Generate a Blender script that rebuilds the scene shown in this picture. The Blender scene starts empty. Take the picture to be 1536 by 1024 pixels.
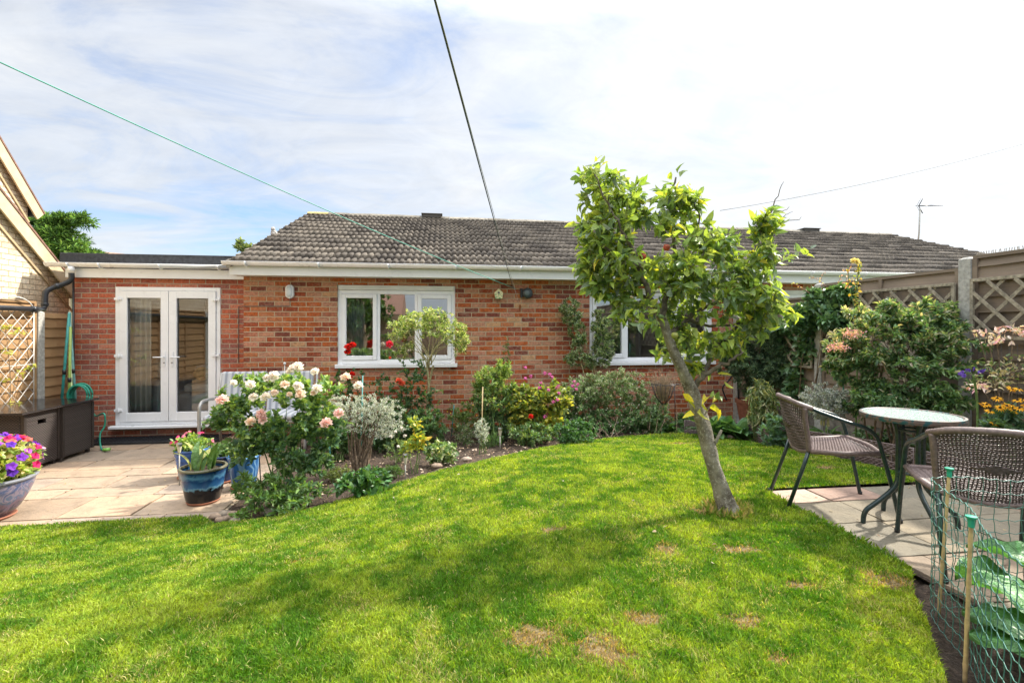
import bpy, math, random
import numpy as np
from mathutils import Vector, Matrix
R = random.Random(7)
NR = np.random.RandomState(11)
SC = bpy.context.scene
COL = SC.collection

# ------------------------------------------------------------------ camera frame
F, HX, HY, CH = 740.0, 768.0, 492.0, 1.63
YAW = math.radians(8.0); CS, SN = math.cos(YAW), math.sin(YAW)
def at(x, y, Z):
    """photo position -> world point at depth Z along the view axis"""
    X = (x-HX)/F*Z
    return Vector((CS*X+SN*Z, -SN*X+CS*Z, CH-(y-HY)/F*Z))
def atY(x, y, Y): return at(x, y, Y/(CS-SN*(x-HX)/F))
def atX(x, y, X): return at(x, y, X/(CS*(x-HX)/F+SN))
def ss(v, a, b):
    t = np.clip((np.asarray(v, float)-a)/(b-a), 0, 1); return t*t*(3-2*t)
def g(X, Y):
    b = ss(X, -2.2, 1.2)
    gl = .39*(1-ss(Y, 1.8, 4.5)); gr = .39*(1-.72*ss(Y, 3.3, 7.2))
    return gl*(1-b)+gr*b
def atG(x, y):
    z = 0.2
    for _ in range(30):
        p = at(x, y, (CH-z)*F/(y-HY)); z = float(g(p.x, p.y))
    p.z = z; return p
def depth(p): return CS*p.y+SN*p.x

# ------------------------------------------------------------------ nodes / materials
class NT:
    def __init__(s, name, disp=False):
        s.m = bpy.data.materials.new(name); s.m.use_nodes = True
        s.t = s.m.node_tree; s.t.nodes.clear()
        s.out = s.t.nodes.new('ShaderNodeOutputMaterial')
    def n(s, typ, props=None, **ins):
        nd = s.t.nodes.new(typ)
        for k, v in (props or {}).items(): setattr(nd, k, v)
        for k, v in ins.items():
            key = int(k[1:]) if k[0] == 'i' and k[1:].isdigit() else k.replace('_', ' ')
            s.set(nd.inputs[key], v)
        return nd
    def set(s, sock, v):
        if isinstance(v, bpy.types.NodeSocket): s.t.links.new(v, sock)
        elif isinstance(v, bpy.types.Node): s.t.links.new(v.outputs[0], sock)
        else:
            if isinstance(v, (tuple, list)) and len(v) == 3 and sock.type == 'RGBA': v = (*v, 1)
            sock.default_value = v
    def M(s, op, a, b=0.0, c=0.0, clamp=False):
        return s.n('ShaderNodeMath', {'operation': op, 'use_clamp': clamp}, i0=a, i1=b, i2=c).outputs[0]
    def mix(s, f, a, b, mode='MIX'):
        nd = s.t.nodes.new('ShaderNodeMix'); nd.data_type = 'RGBA'; nd.blend_type = mode
        s.set(nd.inputs[0], f); s.set(nd.inputs[6], a); s.set(nd.inputs[7], b); return nd.outputs[2]
    def ramp(s, f, stops, interp='LINEAR'):
        nd = s.t.nodes.new('ShaderNodeValToRGB'); nd.color_ramp.interpolation = interp
        e = nd.color_ramp.elements
        while len(e) < len(stops): e.new(0.5)
        for k, (p, c) in enumerate(stops):
            e[k].position = p; e[k].color = (*c, 1) if len(c) == 3 else c
        s.set(nd.inputs[0], f); return nd.outputs[0]
    def noise(s, vec, scale, detail=4, rough=.55, dist=0.0):
        return s.n('ShaderNodeTexNoise', None, Vector=vec, Scale=scale, Detail=detail, Roughness=rough, Distortion=dist)
    def pos(s): return s.n('ShaderNodeNewGeometry').outputs['Position']
    def obj(s): return s.n('ShaderNodeTexCoord').outputs['Object']
    def bump(s, h, strength=.4, dist=.01):
        return s.n('ShaderNodeBump', None, Height=h, Strength=strength, Distance=dist).outputs[0]
    def pbsdf(s, **k):
        nd = s.n('ShaderNodeBsdfPrincipled', None, **k)
        s.t.links.new(nd.outputs[0], s.out.inputs[0]); return nd
G3 = lambda v: (v, v, v)
def m_plain(name, c, rough=.5, var=.12, nscale=8, metal=0., bump=0., bscale=60, spec=.5, coat=0.):
    k = NT(name); v = k.obj()
    n1 = k.noise(v, nscale, 5).outputs[0]
    lo = tuple(x*(1-var*1.6) for x in c); hi = tuple(min(1, x*(1+var)) for x in c)
    col = k.ramp(n1, [(.3, lo), (.7, hi)])
    r = k.M('ADD', k.M('MULTIPLY', k.noise(v, nscale*3, 3).outputs[0], .25), rough-.12)
    a = dict(Base_Color=col, Roughness=r, Metallic=metal)
    a['Specular IOR Level'] = spec
    if coat: a['Coat Weight'] = coat
    if bump: a['Normal'] = k.bump(k.noise(v, bscale, 4).outputs[0], bump, .004)
    k.pbsdf(**a); return k.m
def m_leaf(name, trans=.4, rough=.42, spec=.45, tint=(1.4, 1.32, .5), f=1.0, cool=(1., .97, 1.12)):
    k = NT(name)
    c = k.n('ShaderNodeAttribute', {'attribute_name': 'Col'}).outputs['Color']
    nz = k.noise(k.pos(), 70, 3).outputs[0]
    c = k.mix(1, c, k.ramp(nz, [(.3, tuple(.76*f*v for v in cool)), (.7, tuple(1.22*f*v for v in cool))]), 'MULTIPLY')
    p = k.n('ShaderNodeBsdfPrincipled', None, Base_Color=c, Roughness=rough)
    p.inputs['Specular IOR Level'].default_value = spec
    t = k.n('ShaderNodeBsdfTranslucent', None, Color=k.mix(1, c, (*tint, 1), 'MULTIPLY'))
    mx = k.n('ShaderNodeMixShader', None, i0=trans, i1=p, i2=t)
    k.t.links.new(mx.outputs[0], k.out.inputs[0]); return k.m
def m_attr(name, rough=.6, bump=0, bscale=200, spec=.4, var=.2, vscale=30):
    k = NT(name)
    c = k.n('ShaderNodeAttribute', {'attribute_name': 'Col'}).outputs['Color']
    c = k.mix(1, c, k.ramp(k.noise(k.pos(), vscale, 5).outputs[0], [(.3, G3(1-var)), (.7, G3(1+var))]), 'MULTIPLY')
    a = dict(Base_Color=c, Roughness=rough); a['Specular IOR Level'] = spec
    if bump: a['Normal'] = k.bump(k.noise(k.pos(), bscale, 5).outputs[0], bump, .006)
    k.pbsdf(**a); return k.m
def m_brick(name, axis, stops, mortar, bw=.225, bh=.075, stain=(.62, .5, .42), stain_amt=.35, off=(0, 0), jw=.011):
    """running bond worked out from position on the wall; each brick gets its own tone"""
    k = NT(name); P = k.pos(); s = k.n('ShaderNodeSeparateXYZ', None, i0=P)
    wob = k.noise(P, 22, 2)
    wv = k.n('ShaderNodeSeparateXYZ', None, i0=wob.outputs['Color'])
    u = k.M('ADD', s.outputs[axis], k.M('MULTIPLY', k.M('SUBTRACT', wv.outputs[0], .5), .009))
    w = k.M('ADD', s.outputs[2], k.M('MULTIPLY', k.M('SUBTRACT', wv.outputs[1], .5), .007))
    rv = k.M('DIVIDE', k.M('ADD', w, off[1]+40*bh), bh); row = k.M('FLOOR', rv); fv = k.M('FRACT', rv)
    par = k.M('MULTIPLY', k.M('FLOORED_MODULO', row, 2.0), .5)
    cu = k.M('ADD', k.M('DIVIDE', k.M('ADD', u, off[0]+90*bw), bw), par); cc = k.M('FLOOR', cu); fu = k.M('FRACT', cu)
    idv = k.n('ShaderNodeCombineXYZ', None, i0=cc, i1=row, i2=axis*3.0)
    wn = k.n('ShaderNodeTexWhiteNoise', {'noise_dimensions': '3D'}, Vector=idv)
    du = k.M('MULTIPLY', k.M('MINIMUM', fu, k.M('SUBTRACT', 1.0, fu)), bw)
    dv = k.M('MULTIPLY', k.M('MINIMUM', fv, k.M('SUBTRACT', 1.0, fv)), bh)
    d = k.M('MINIMUM', du, dv)
    face = k.M('SMOOTHSTEP' if False else 'MULTIPLY', k.M('SUBTRACT', d, jw*.38), 1/(jw*.3), clamp=True)
    base = k.ramp(wn.outputs[0], stops, 'CONSTANT')
    n1 = k.noise(P, 38, 5, .65).outputs[0]
    base = k.mix(1, base, k.ramp(n1, [(.3, G3(.6)), (.7, G3(1.38))]), 'MULTIPLY')
    n2 = k.noise(P, 16, 7, .75, .6).outputs[0]
    base = k.mix(k.M('MULTIPLY', k.ramp(n2, [(.48, G3(0)), (.68, G3(1))]), stain_amt), base, stain)
    n3 = k.noise(P, 1.1, 4).outputs[0]
    base = k.mix(1, base, k.ramp(n3, [(.3, G3(.86)), (.7, G3(1.12))]), 'MULTIPLY')
    dmp = k.M('MULTIPLY', k.M('SUBTRACT', .55, s.outputs[2]), k.M('ADD', 1.0, k.noise(P, 4, 5).outputs[0]), clamp=True)
    base = k.mix(k.M('MULTIPLY', dmp, .35), base, (.09, .06, .04))
    mo = k.mix(k.noise(P, 30, 4).outputs[0], tuple(x*.75 for x in mortar), mortar)
    col = k.mix(face, mo, base)
    h = k.M('ADD', k.M('MULTIPLY', face, 1.0), k.M('MULTIPLY', k.noise(P, 120, 4).outputs[0], .5))
    k.pbsdf(Base_Color=col, Roughness=.85, Normal=k.bump(h, .7, .006)); return k.m
def m_wood(name, axis, pitch, c1, c2, off=0.):
    """timber boards stacked along z with grain running along one axis"""
    k = NT(name); P = k.pos(); s = k.n('ShaderNodeSeparateXYZ', None, i0=P)
    row = k.M('FLOOR', k.M('DIVIDE', k.M('ADD', s.outputs[2], off), pitch))
    idn = k.n('ShaderNodeTexWhiteNoise', {'noise_dimensions': '1D'}, W=row).outputs[0]
    mp = k.n('ShaderNodeMapping', None, Vector=P)
    mp.inputs['Scale'].default_value = (1.2, 14, 30) if axis == 0 else (14, 1.2, 30)
    gr = k.noise(mp, 1.6, 7, .65, .8).outputs[0]
    col = k.mix(k.M('ADD', k.M('MULTIPLY', gr, .55), k.M('MULTIPLY', idn, .45)), c1, c2)
    col = k.mix(k.M('MULTIPLY', k.ramp(k.noise(P, 2.2, 5).outputs[0], [(.45, G3(0)), (.7, G3(1))]), .5), col, tuple(x*.45 for x in c2))
    k.pbsdf(Base_Color=col, Roughness=.82, Normal=k.bump(gr, .5, .004)); return k.m

# ------------------------------------------------------------------ mesh builder
def chain(o):
    v = Vector((0, 0, 0))
    while o is not None: v = v+o.location; o = o.parent
    return v
class MB:
    def __init__(s): s.v = []; s.f = []; s.mi = []; s.sm = []; s.c = []
    def add(s, vs, fs, m=0, smooth=False, col=None):
        b = len(s.v); s.v += [tuple(p) for p in vs]
        for f in fs: s.f.append(tuple(i+b for i in f)); s.mi.append(m); s.sm.append(smooth)
        s.c += [col or (1, 1, 1)]*len(vs); return s
    def box(s, lo, hi, m=0, col=None, rot=0., tilt=None):
        cx, cy, cz = [(a+b)/2 for a, b in zip(lo, hi)]
        vs = [Vector((x-cx, y-cy, z-cz)) for z in (lo[2], hi[2]) for y in (lo[1], hi[1]) for x in (lo[0], hi[0])]
        Mx = Matrix.Rotation(rot, 3, 'Z')
        if tilt: Mx = Mx @ Matrix.Rotation(tilt[0], 3, 'X') @ Matrix.Rotation(tilt[1], 3, 'Y')
        vs = [Mx @ v+Vector((cx, cy, cz)) for v in vs]
        return s.add(vs, [(0, 2, 3, 1), (4, 5, 7, 6), (0, 1, 5, 4), (2, 6, 7, 3), (1, 3, 7, 5), (0, 4, 6, 2)], m, False, col)
    def beam(s, a, b, w, h, m=0, up=(0, 0, 1), col=None):
        a = Vector(a); b = Vector(b); d = (b-a).normalized(); u = Vector(up)
        sd = d.cross(u)
        if sd.length < 1e-4: sd = d.cross(Vector((1, 0, 0)))
        sd.normalize(); u = sd.cross(d)
        vs = [p+sd*(i*w/2)+u*(j*h/2) for p in (a, b) for j in (-1, 1) for i in (-1, 1)]
        return s.add(vs, [(0, 1, 3, 2), (4, 6, 7, 5), (0, 4, 5, 1), (2, 3, 7, 6), (1, 5, 7, 3), (0, 2, 6, 4)], m, False, col)
    def tube(s, pts, r, n=6, m=0, smooth=True, cap=True, col=None):
        pts = [Vector(p) for p in pts]; k = len(pts)
        rs = r if isinstance(r, (list, tuple)) else [r]*k
        up = None; rings = []
        for i in range(k):
            d = (pts[min(i+1, k-1)]-pts[max(i-1, 0)])
            if d.length < 1e-9: d = Vector((0, 0, 1))
            d.normalize()
            if up is None:
                up = d.cross(Vector((0.13, 1, 0.07)));
                if up.length < 1e-3: up = d.cross(Vector((1, 0, 0)))
            up = (up-d*up.dot(d))
            if up.length < 1e-6: up = d.orthogonal()
            up.normalize(); sd = d.cross(up)
            for j in range(n):
                t = 2*math.pi*j/n; rings.append(pts[i]+(up*math.cos(t)+sd*math.sin(t))*rs[i])
        fs = [(i*n+j, i*n+(j+1) % n, (i+1)*n+(j+1) % n, (i+1)*n+j) for i in range(k-1) for j in range(n)]
        if cap and n > 2: fs += [tuple(range(n-1, -1, -1)), tuple(range((k-1)*n, k*n))]
        return s.add(rings, fs, m, smooth, col)
    def lathe(s, prof, c=(0, 0, 0), n=28, m=0, smooth=True, mfun=None, wob=0., col=None):
        c = Vector(c); vs = []; k = len(prof)
        for r, z in prof:
            for j in range(n):
                t = 2*math.pi*j/n; rr = r*(1+wob*math.sin(3*t+z*9)); vs.append(c+Vector((rr*math.cos(t), rr*math.sin(t), z)))
        for i in range(k-1):
            fs = [(i*n+j, i*n+(j+1) % n, (i+1)*n+(j+1) % n, (i+1)*n+j) for j in range(n)]
            s.add(vs[i*n:(i+2)*n], [tuple(q-i*n for q in f) for f in fs], mfun(i) if mfun else m, smooth, col)
        return s
    def sphere(s, c, r, m=0, n=10, k=7, sc=(1, 1, 1), col=None):
        vs = [Vector(c)+Vector((r*sc[0]*math.sin(math.pi*i/k)*math.cos(2*math.pi*j/n), r*sc[1]*math.sin(math.pi*i/k)*math.sin(2*math.pi*j/n), r*sc[2]*math.cos(math.pi*i/k))) for i in range(k+1) for j in range(n)]
        return s.add(vs, [(i*n+j, (i+1)*n+j, (i+1)*n+(j+1) % n, i*n+(j+1) % n) for i in range(k) for j in range(n)], m, True, col)
    def prism(s, poly, z0, z1, m=0, col=None):
        n = len(poly)
        z0f = z0 if callable(z0) else (lambda x, y: z0); z1f = z1 if callable(z1) else (lambda x, y: z1)
        vs = [(x, y, z0f(x, y)) for x, y in poly]+[(x, y, z1f(x, y)) for x, y in poly]
        return s.add(vs, [tuple(range(n-1, -1, -1)), tuple(range(n, 2*n))]+[(i, (i+1) % n, n+(i+1) % n, n+i) for i in range(n)], m, False, col)
    def build(s, name, mats, parent=None, bevel=0., attr=False):
        me = bpy.data.meshes.new(name); off = chain(parent) if parent else Vector((0, 0, 0))
        me.from_pydata([(a-off.x, b-off.y, c-off.z) for a, b, c in s.v], [], s.f)
        if not isinstance(mats, (list, tuple)): mats = [mats]
        for m in mats: me.materials.append(m)
        me.polygons.foreach_set('material_index', s.mi); me.polygons.foreach_set('use_smooth', s.sm)
        if attr:
            a = me.color_attributes.new('Col', 'FLOAT_COLOR', 'POINT')
            a.data.foreach_set('color', np.hstack([np.array(s.c, np.float32), np.ones((len(s.c), 1), np.float32)]).ravel())
        me.update(); o = bpy.data.objects.new(name, me); COL.objects.link(o)
        if parent: o.parent = parent
        if bevel:
            b = o.modifiers.new('edge', 'BEVEL'); b.width = bevel; b.segments = 2; b.limit_method = 'ANGLE'; b.angle_limit = math.radians(40)
        return o
def thing(name, label, cat, loc=(0, 0, 0), group=None):
    o = bpy.data.objects.new(name, None); o.empty_display_size = .2; COL.objects.link(o); o.location = loc
    return tag(o, label, cat, group)
def tag(o, label, cat, group=None):
    o['label'] = label; o['category'] = cat
    if group: o['group'] = group
    return o
def struct(o, kind='structure'): o['kind'] = kind; return o
def dup(root, loc, label, rotz=None, kids=None):
    r = root.copy(); COL.objects.link(r); r.location = loc; r['label'] = label
    if rotz is not None: r.rotation_euler = (0, 0, rotz)
    for ch in list(root.children):
        c = ch.copy(); COL.objects.link(c); c.parent = r
        for gch in ch.children:
            d = gch.copy(); COL.objects.link(d); d.parent = c
    return r
def np_mesh(name, V, T, mat, parent=None, C=None, smooth=False):
    """V (n,3), T (m,3) triangles, C (n,3) colours"""
    me = bpy.data.meshes.new(name); V = np.asarray(V, np.float32)
    if parent is not None: o = chain(parent); V = V-np.array([o.x, o.y, o.z], np.float32)
    me.vertices.add(len(V)); me.vertices.foreach_set('co', V.ravel())
    me.loops.add(T.size); me.loops.foreach_set('vertex_index', T.astype(np.int32).ravel())
    me.polygons.add(len(T)); me.polygons.foreach_set('loop_start', np.arange(0, T.size, 3, dtype=np.int32))
    if smooth: me.polygons.foreach_set('use_smooth', np.ones(len(T), bool))
    me.materials.append(mat); me.update(calc_edges=True)
    if C is not None:
        a = me.color_attributes.new('Col', 'FLOAT_COLOR', 'POINT')
        a.data.foreach_set('color', np.hstack([C, np.ones((len(C), 1))]).astype(np.float32).ravel())
    ob = bpy.data.objects.new(name, me); COL.objects.link(ob)
    if parent is not None: ob.parent = parent
    return ob
def nrm(a): return a/np.maximum(np.linalg.norm(a, axis=1, keepdims=True), 1e-9)
OV = np.array([(0, 0, 0), (.3, .5, .1), (.3, -.5, .1), (.72, .34, -.02), (.72, -.34, -.02), (1, 0, -.2), (.3, 0, 0), (.7, 0, -.07)])
OVT = np.array([(0, 6, 1), (0, 2, 6), (6, 7, 3), (6, 3, 1), (6, 2, 4), (6, 4, 7), (7, 5, 3), (7, 4, 5)])
DI = np.array([(0, 0, 0), (.45, .5, .12), (.45, -.5, .12), (1, 0, -.08)])
DIT = np.array([(0, 3, 1), (0, 2, 3)])
def leaf_arrays(P, A, L, ratio, C, kind='ov', Nup=None, curl=1.0):
    N = len(P); tpl, tri = (OV, OVT) if kind == 'ov' else (DI, DIT)
    A = nrm(A); U = NR.normal(size=(N, 3))+(np.array([0, 0, 1.2]) if Nup is None else Nup)
    S = nrm(np.cross(A, U)); W = np.cross(S, A)
    L = np.broadcast_to(L, (N,)); cu = (curl*NR.uniform(.3, 1.9, N))[:, None]
    V = P[:, None, :]+tpl[None, :, 0, None]*(A*L[:, None])[:, None, :]+tpl[None, :, 1, None]*(S*(L*ratio)[:, None])[:, None, :]\
        + (tpl[None, :, 2]*cu)[:, :, None]*(W*L[:, None])[:, None, :]
    T = (tri[None]+(np.arange(N)*len(tpl))[:, None, None]).reshape(-1, 3)
    return V.reshape(-1, 3), T, np.repeat(C, len(tpl), 0)
def join(parts):
    Vs, Ts, Cs = [], [], []; b = 0
    for V, T, C in parts: Vs.append(V); Ts.append(T+b); Cs.append(C); b += len(V)
    return np.vstack(Vs), np.vstack(Ts), np.vstack(Cs)
def pal(N, cols, var=.18, bright=None):
    ws = np.array([c[3] if len(c) > 3 else 1 for c in cols], float); ws /= ws.sum()
    idx = NR.choice(len(cols), N, p=ws); c = np.array([q[:3] for q in cols])[idx]
    return np.clip(c*NR.uniform(1-var, 1+var, (N, 1))*NR.uniform(1-var*.3, 1+var*.3, (N, 3)), 0, 1)
def vnoise(x, y, sc, seed=0):
    x = np.asarray(x)*sc+seed*17.3+500; y = np.asarray(y)*sc+seed*5.1+500
    xi = np.floor(x).astype(np.int64); yi = np.floor(y).astype(np.int64); fx = x-xi; fy = y-yi
    fx = fx*fx*(3-2*fx); fy = fy*fy*(3-2*fy)
    def h(a, b): v = np.sin(a*127.1+b*311.7+seed*74.7)*43758.5453; return v-np.floor(v)
    return (h(xi, yi)*(1-fx)+h(xi+1, yi)*fx)*(1-fy)+(h(xi, yi+1)*(1-fx)+h(xi+1, yi+1)*fx)*fy
def inpoly(x, y, poly):
    x = np.asarray(x); y = np.asarray(y); c = np.zeros(x.shape, bool); n = len(poly)
    for i in range(n):
        x1, y1 = poly[i][0], poly[i][1]; x2, y2 = poly[(i+1) % n][0], poly[(i+1) % n][1]
        if y1 == y2: continue
        c ^= ((y1 > y) != (y2 > y)) & (x < (x2-x1)*(y-y1)/(y2-y1)+x1)
    return c
def spline(pts, n=8):
    P = [Vector(p) for p in pts]; out = []
    for i in range(len(P)-1):
        a, b, c, d = P[max(i-1, 0)], P[i], P[i+1], P[min(i+2, len(P)-1)]
        for k in range(n):
            t = k/n; out.append(.5*((2*b)+(c-a)*t+(2*a-5*b+4*c-d)*t*t+(3*b-a-3*c+d)*t**3))
    out.append(P[-1]); return out

# ------------------------------------------------------------------ world, sun, camera
SUN_AZ, SUN_EL = math.radians(20.0), math.radians(43.0)      # azimuth measured from +x towards +y
sd = Vector((math.cos(SUN_EL)*math.cos(SUN_AZ), math.cos(SUN_EL)*math.sin(SUN_AZ), math.sin(SUN_EL)))
w = bpy.data.worlds.new('World'); SC.world = w; w.use_nodes = True
k = NT.__new__(NT); k.t = w.node_tree; k.t.nodes.clear()
wo = k.t.nodes.new('ShaderNodeOutputWorld'); bg = k.t.nodes.new('ShaderNodeBackground')
sky = k.n('ShaderNodeTexSky', {'sky_type': 'NISHITA', 'sun_disc': False, 'sun_elevation': SUN_EL, 'sun_rotation': math.pi/2-SUN_AZ, 'air_density': 1.0, 'dust_density': 1.0})
dirv = k.n('ShaderNodeTexCoord').outputs['Generated']
sx = k.n('ShaderNodeSeparateXYZ', None, i0=dirv)
zc = k.M('ADD', k.M('MAXIMUM', sx.outputs[2], 0.0), .22)
pl = k.n('ShaderNodeCombineXYZ', None, i0=k.M('DIVIDE', sx.outputs[0], zc), i1=k.M('DIVIDE', sx.outputs[1], zc), i2=0.0)
mp = k.n('ShaderNodeMapping', None, Vector=pl); mp.inputs['Rotation'].default_value = (0, 0, .5); mp.inputs['Scale'].default_value = (.8, 1.25, 1)
n1 = k.noise(mp, 1.7, 8, .62, 1.0).outputs[0]; n2 = k.noise(mp, .55, 3, .5, .3).outputs[0]
cov = k.M('ADD', k.M('MULTIPLY', n1, .6), k.M('MULTIPLY', n2, .55))
dt = k.n('ShaderNodeVectorMath', {'operation': 'DOT_PRODUCT'}, i0=dirv, i1=tuple(sd)).outputs['Value']
glow = k.M('POWER', k.M('MAXIMUM', k.M('ADD', k.M('MULTIPLY', dt, .5), .5), 0.0), 3.0)
cov = k.M('ADD', cov, k.M('MULTIPLY', glow, .30))
cf = k.ramp(cov, [(.46, G3(.05)), (.55, G3(.45)), (.66, G3(.85)), (.8, G3(1))])
overhead_fill = k.M('MULTIPLY', k.M('SUBTRACT', sx.outputs[2], .52), 2.4, clamp=True)  # extra brightness added overhead, above the camera's view, to lift the ambient light
lum = k.M('ADD', k.M('ADD', 5.0, k.M('MULTIPLY', k.M('MULTIPLY', glow, glow), 2.6)), k.M('MULTIPLY', k.M('SMOOTH_MIN', overhead_fill, 1.0, .1), 22.0))
n3 = k.noise(mp, 3.4, 7, .6, 1.6).outputs[0]; lum = k.M('MULTIPLY', lum, k.M('ADD', .66, k.M('ADD', k.M('MULTIPLY', n1, .34), k.M('MULTIPLY', n3, .32))))
cl = k.n('ShaderNodeVectorMath', {'operation': 'SCALE'}, i0=(.955, .99, 1.035), Scale=lum).outputs[0]
skb = k.n('ShaderNodeVectorMath', {'operation': 'SCALE'}, i0=sky.outputs[0], Scale=1.28).outputs[0]
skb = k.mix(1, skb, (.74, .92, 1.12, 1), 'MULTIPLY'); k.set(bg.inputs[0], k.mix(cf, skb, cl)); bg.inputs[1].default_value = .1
k.t.links.new(bg.outputs[0], wo.inputs[0])
sl = bpy.data.lights.new('sun', 'SUN'); sl.energy = 4.6; sl.angle = math.radians(2.2); sl.color = (1, .93, .82)
so = bpy.data.objects.new('sun', sl); COL.objects.link(so); so.rotation_euler = sd.to_track_quat('Z', 'Y').to_euler()
cam = bpy.data.cameras.new('camera'); co = bpy.data.objects.new('camera', cam); COL.objects.link(co); SC.camera = co
cam.sensor_width = 36; cam.lens = 36*F/1536; cam.shift_y = -(512-HY)/1536; cam.clip_end = 1500; cam.clip_start = .05
co.location = (0, 0, CH); co.rotation_euler = (math.pi/2, 0, -YAW)
SC.view_settings.view_transform = 'Standard'; SC.view_settings.look = 'None'; SC.view_settings.gamma = 1
SC.view_settings.exposure = .8
SC.cycles.max_bounces = 8; SC.cycles.transparent_max_bounces = 16; SC.cycles.transmission_bounces = 4; SC.cycles.diffuse_bounces = 3

# ------------------------------------------------------------------ shared materials
W = {}
W['brick'] = m_brick('red_brick', 0, [(0, (.40, .088, .016)), (.2, (.29, .052, .014)), (.34, (.43, .14, .05)), (.48, (.44, .205, .12)), (.66, (.18, .042, .024)), (.74, (.36, .115, .058)), (.82, (.46, .19, .115)), (.9, (.48, .26, .13)), (.94, (.24, .045, .016))], (.52, .42, .28), stain_amt=.38, stain=(.56, .38, .27))
W['brick_side'] = m_brick('red_brick_side', 1, [(0, (.40, .10, .04)), (.4, (.45, .2, .13)), (.75, (.24, .07, .05))], (.5, .4, .28))
W['brick_ext'] = m_brick('red_brick_extension', 0, [(0, (.42, .10, .045)), (.3, (.34, .08, .045)), (.55, (.48, .17, .10)), (.75, (.29, .10, .075)), (.9, (.47, .13, .055))], (.46, .38, .28), stain_amt=.18, off=(.06, .03))
W['cream_brick'] = m_brick('cream_brick', 1, [(0, (.74, .61, .42)), (.4, (.78, .67, .50)), (.75, (.68, .55, .37))], (.46, .33, .20), stain=(.85, .76, .6), stain_amt=.4)
W['upvc'] = m_plain('white_upvc', (.87, .88, .90), .3, .03, 3)
W['upvc_old'] = m_plain('weathered_white_plastic', (.72, .72, .68), .4, .08, 5)
W['black_plastic'] = m_plain('black_pipe_plastic', (.022, .024, .028), .35, .2, 12)
W['felt'] = m_plain('roof_felt', (.035, .038, .045), .8, .3, 25, bump=.4, bscale=150)
W['dark_metal'] = m_plain('green_black_tube', (.012, .035, .035), .3, .3, 30, coat=.3)
W['bamboo'] = m_plain('bamboo_cane', (.52, .38, .19), .55, .2, 30)
W['green_plastic'] = m_plain('green_plastic', (.02, .32, .20), .4, .12, 20)
W['bark'] = m_plain('stem_bark', (.22, .16, .10), .85, .35, 40, bump=.5, bscale=90)
W['bark_pale'] = m_plain('pale_stem_bark', (.42, .38, .20), .8, .3, 40, bump=.4, bscale=90)
W['bark_green'] = m_plain('green_stem', (.12, .2, .05), .7, .3, 40)
W['leaf'] = m_leaf('leaf', .42, f=1.5); W['leaf_gloss'] = m_leaf('glossy_leaf', .28, .3, .55, f=1.4); W['leaf_apple'] = m_leaf('apple_leaf', .5, .4, .5, (1.4, 1.3, .45), 1.5)
W['leaf_dull'] = m_leaf('matt_leaf', .3, .65, .25, (1.2, 1.15, .8), f=1.4, cool=(1, 1, 1)); W['petal'] = m_leaf('petal', .35, .6, .2, (1.1, 1, 1), cool=(1, .99, .97))
W['concrete'] = m_plain('concrete_post', (.42, .41, .37), .9, .2, 30, bump=.8, bscale=120)
W['render_in'] = m_plain('interior_plaster', (.60, .57, .52), .9, .05, 3)
def m_glass(name, mul):
  gl = NT(name)
  fr = gl.n('ShaderNodeFresnel', None, IOR=1.5)
  fac = gl.M('MINIMUM', gl.M('MULTIPLY', fr, mul), 1.0)
  tr = gl.n('ShaderNodeBsdfTransparent', None, Color=(.9, .94, .93, 1)); gs = gl.n('ShaderNodeBsdfGlossy', None, Roughness=.0, Color=(.95, .97, 1, 1))
  mxs = gl.n('ShaderNodeMixShader', None, i0=fac, i1=tr, i2=gs); gl.t.links.new(mxs.outputs[0], gl.out.inputs[0]); return gl.m
W['glass'] = m_glass('window_glass', 9.0); W['door_glass'] = m_glass('door_glass', 3.4)
# ================================================================== GROUND
k = NT('soil'); P = k.pos()
c = k.ramp(k.noise(P, 45, 8, .7).outputs[0], [(.3, (.018, .012, .008)), (.5, (.06, .038, .024)), (.74, (.19, .13, .09))])
k.pbsdf(Base_Color=c, Roughness=.95, Normal=k.bump(k.noise(P, 60, 6, .7).outputs[0], 1., .03)); M_SOIL = k.m
def sheet(name, x0, x1, y0, y1, step, off, mat, keep=None, rough=0., cf=None):
    nx = int((x1-x0)/step)+1; ny = int((y1-y0)/step)+1
    X, Y = np.meshgrid(np.linspace(x0, x1, nx), np.linspace(y0, y1, ny)); Z = g(X, Y)+off
    if rough: Z = Z+rough*(vnoise(X, Y, 9, 3)-.5)+rough*.7*(vnoise(X, Y, 27, 4)-.5)
    V = np.stack([X.ravel(), Y.ravel(), Z.ravel()], 1); i = np.arange((ny-1)*nx).reshape(ny-1, nx)[:, :-1].ravel()
    T = np.vstack([np.stack([i, i+1, i+nx+1], 1), np.stack([i, i+nx+1, i+nx], 1)])
    if keep is not None:
        cc = V[T].mean(1); T = T[keep(cc[:, 0], cc[:, 1])]
    return struct(np_mesh(name, V, T, mat, smooth=True, C=cf(V[:, 0], V[:, 1]) if cf else None))
mb = MB(); mb.add([(-300, -300, -.12), (300, -300, -.12), (300, 300, -.12), (-300, 300, -.12)], [(0, 1, 2, 3)])
struct(mb.build('ground', m_plain('far_ground', (.10, .13, .05), .9, .3, .3)))
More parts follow.
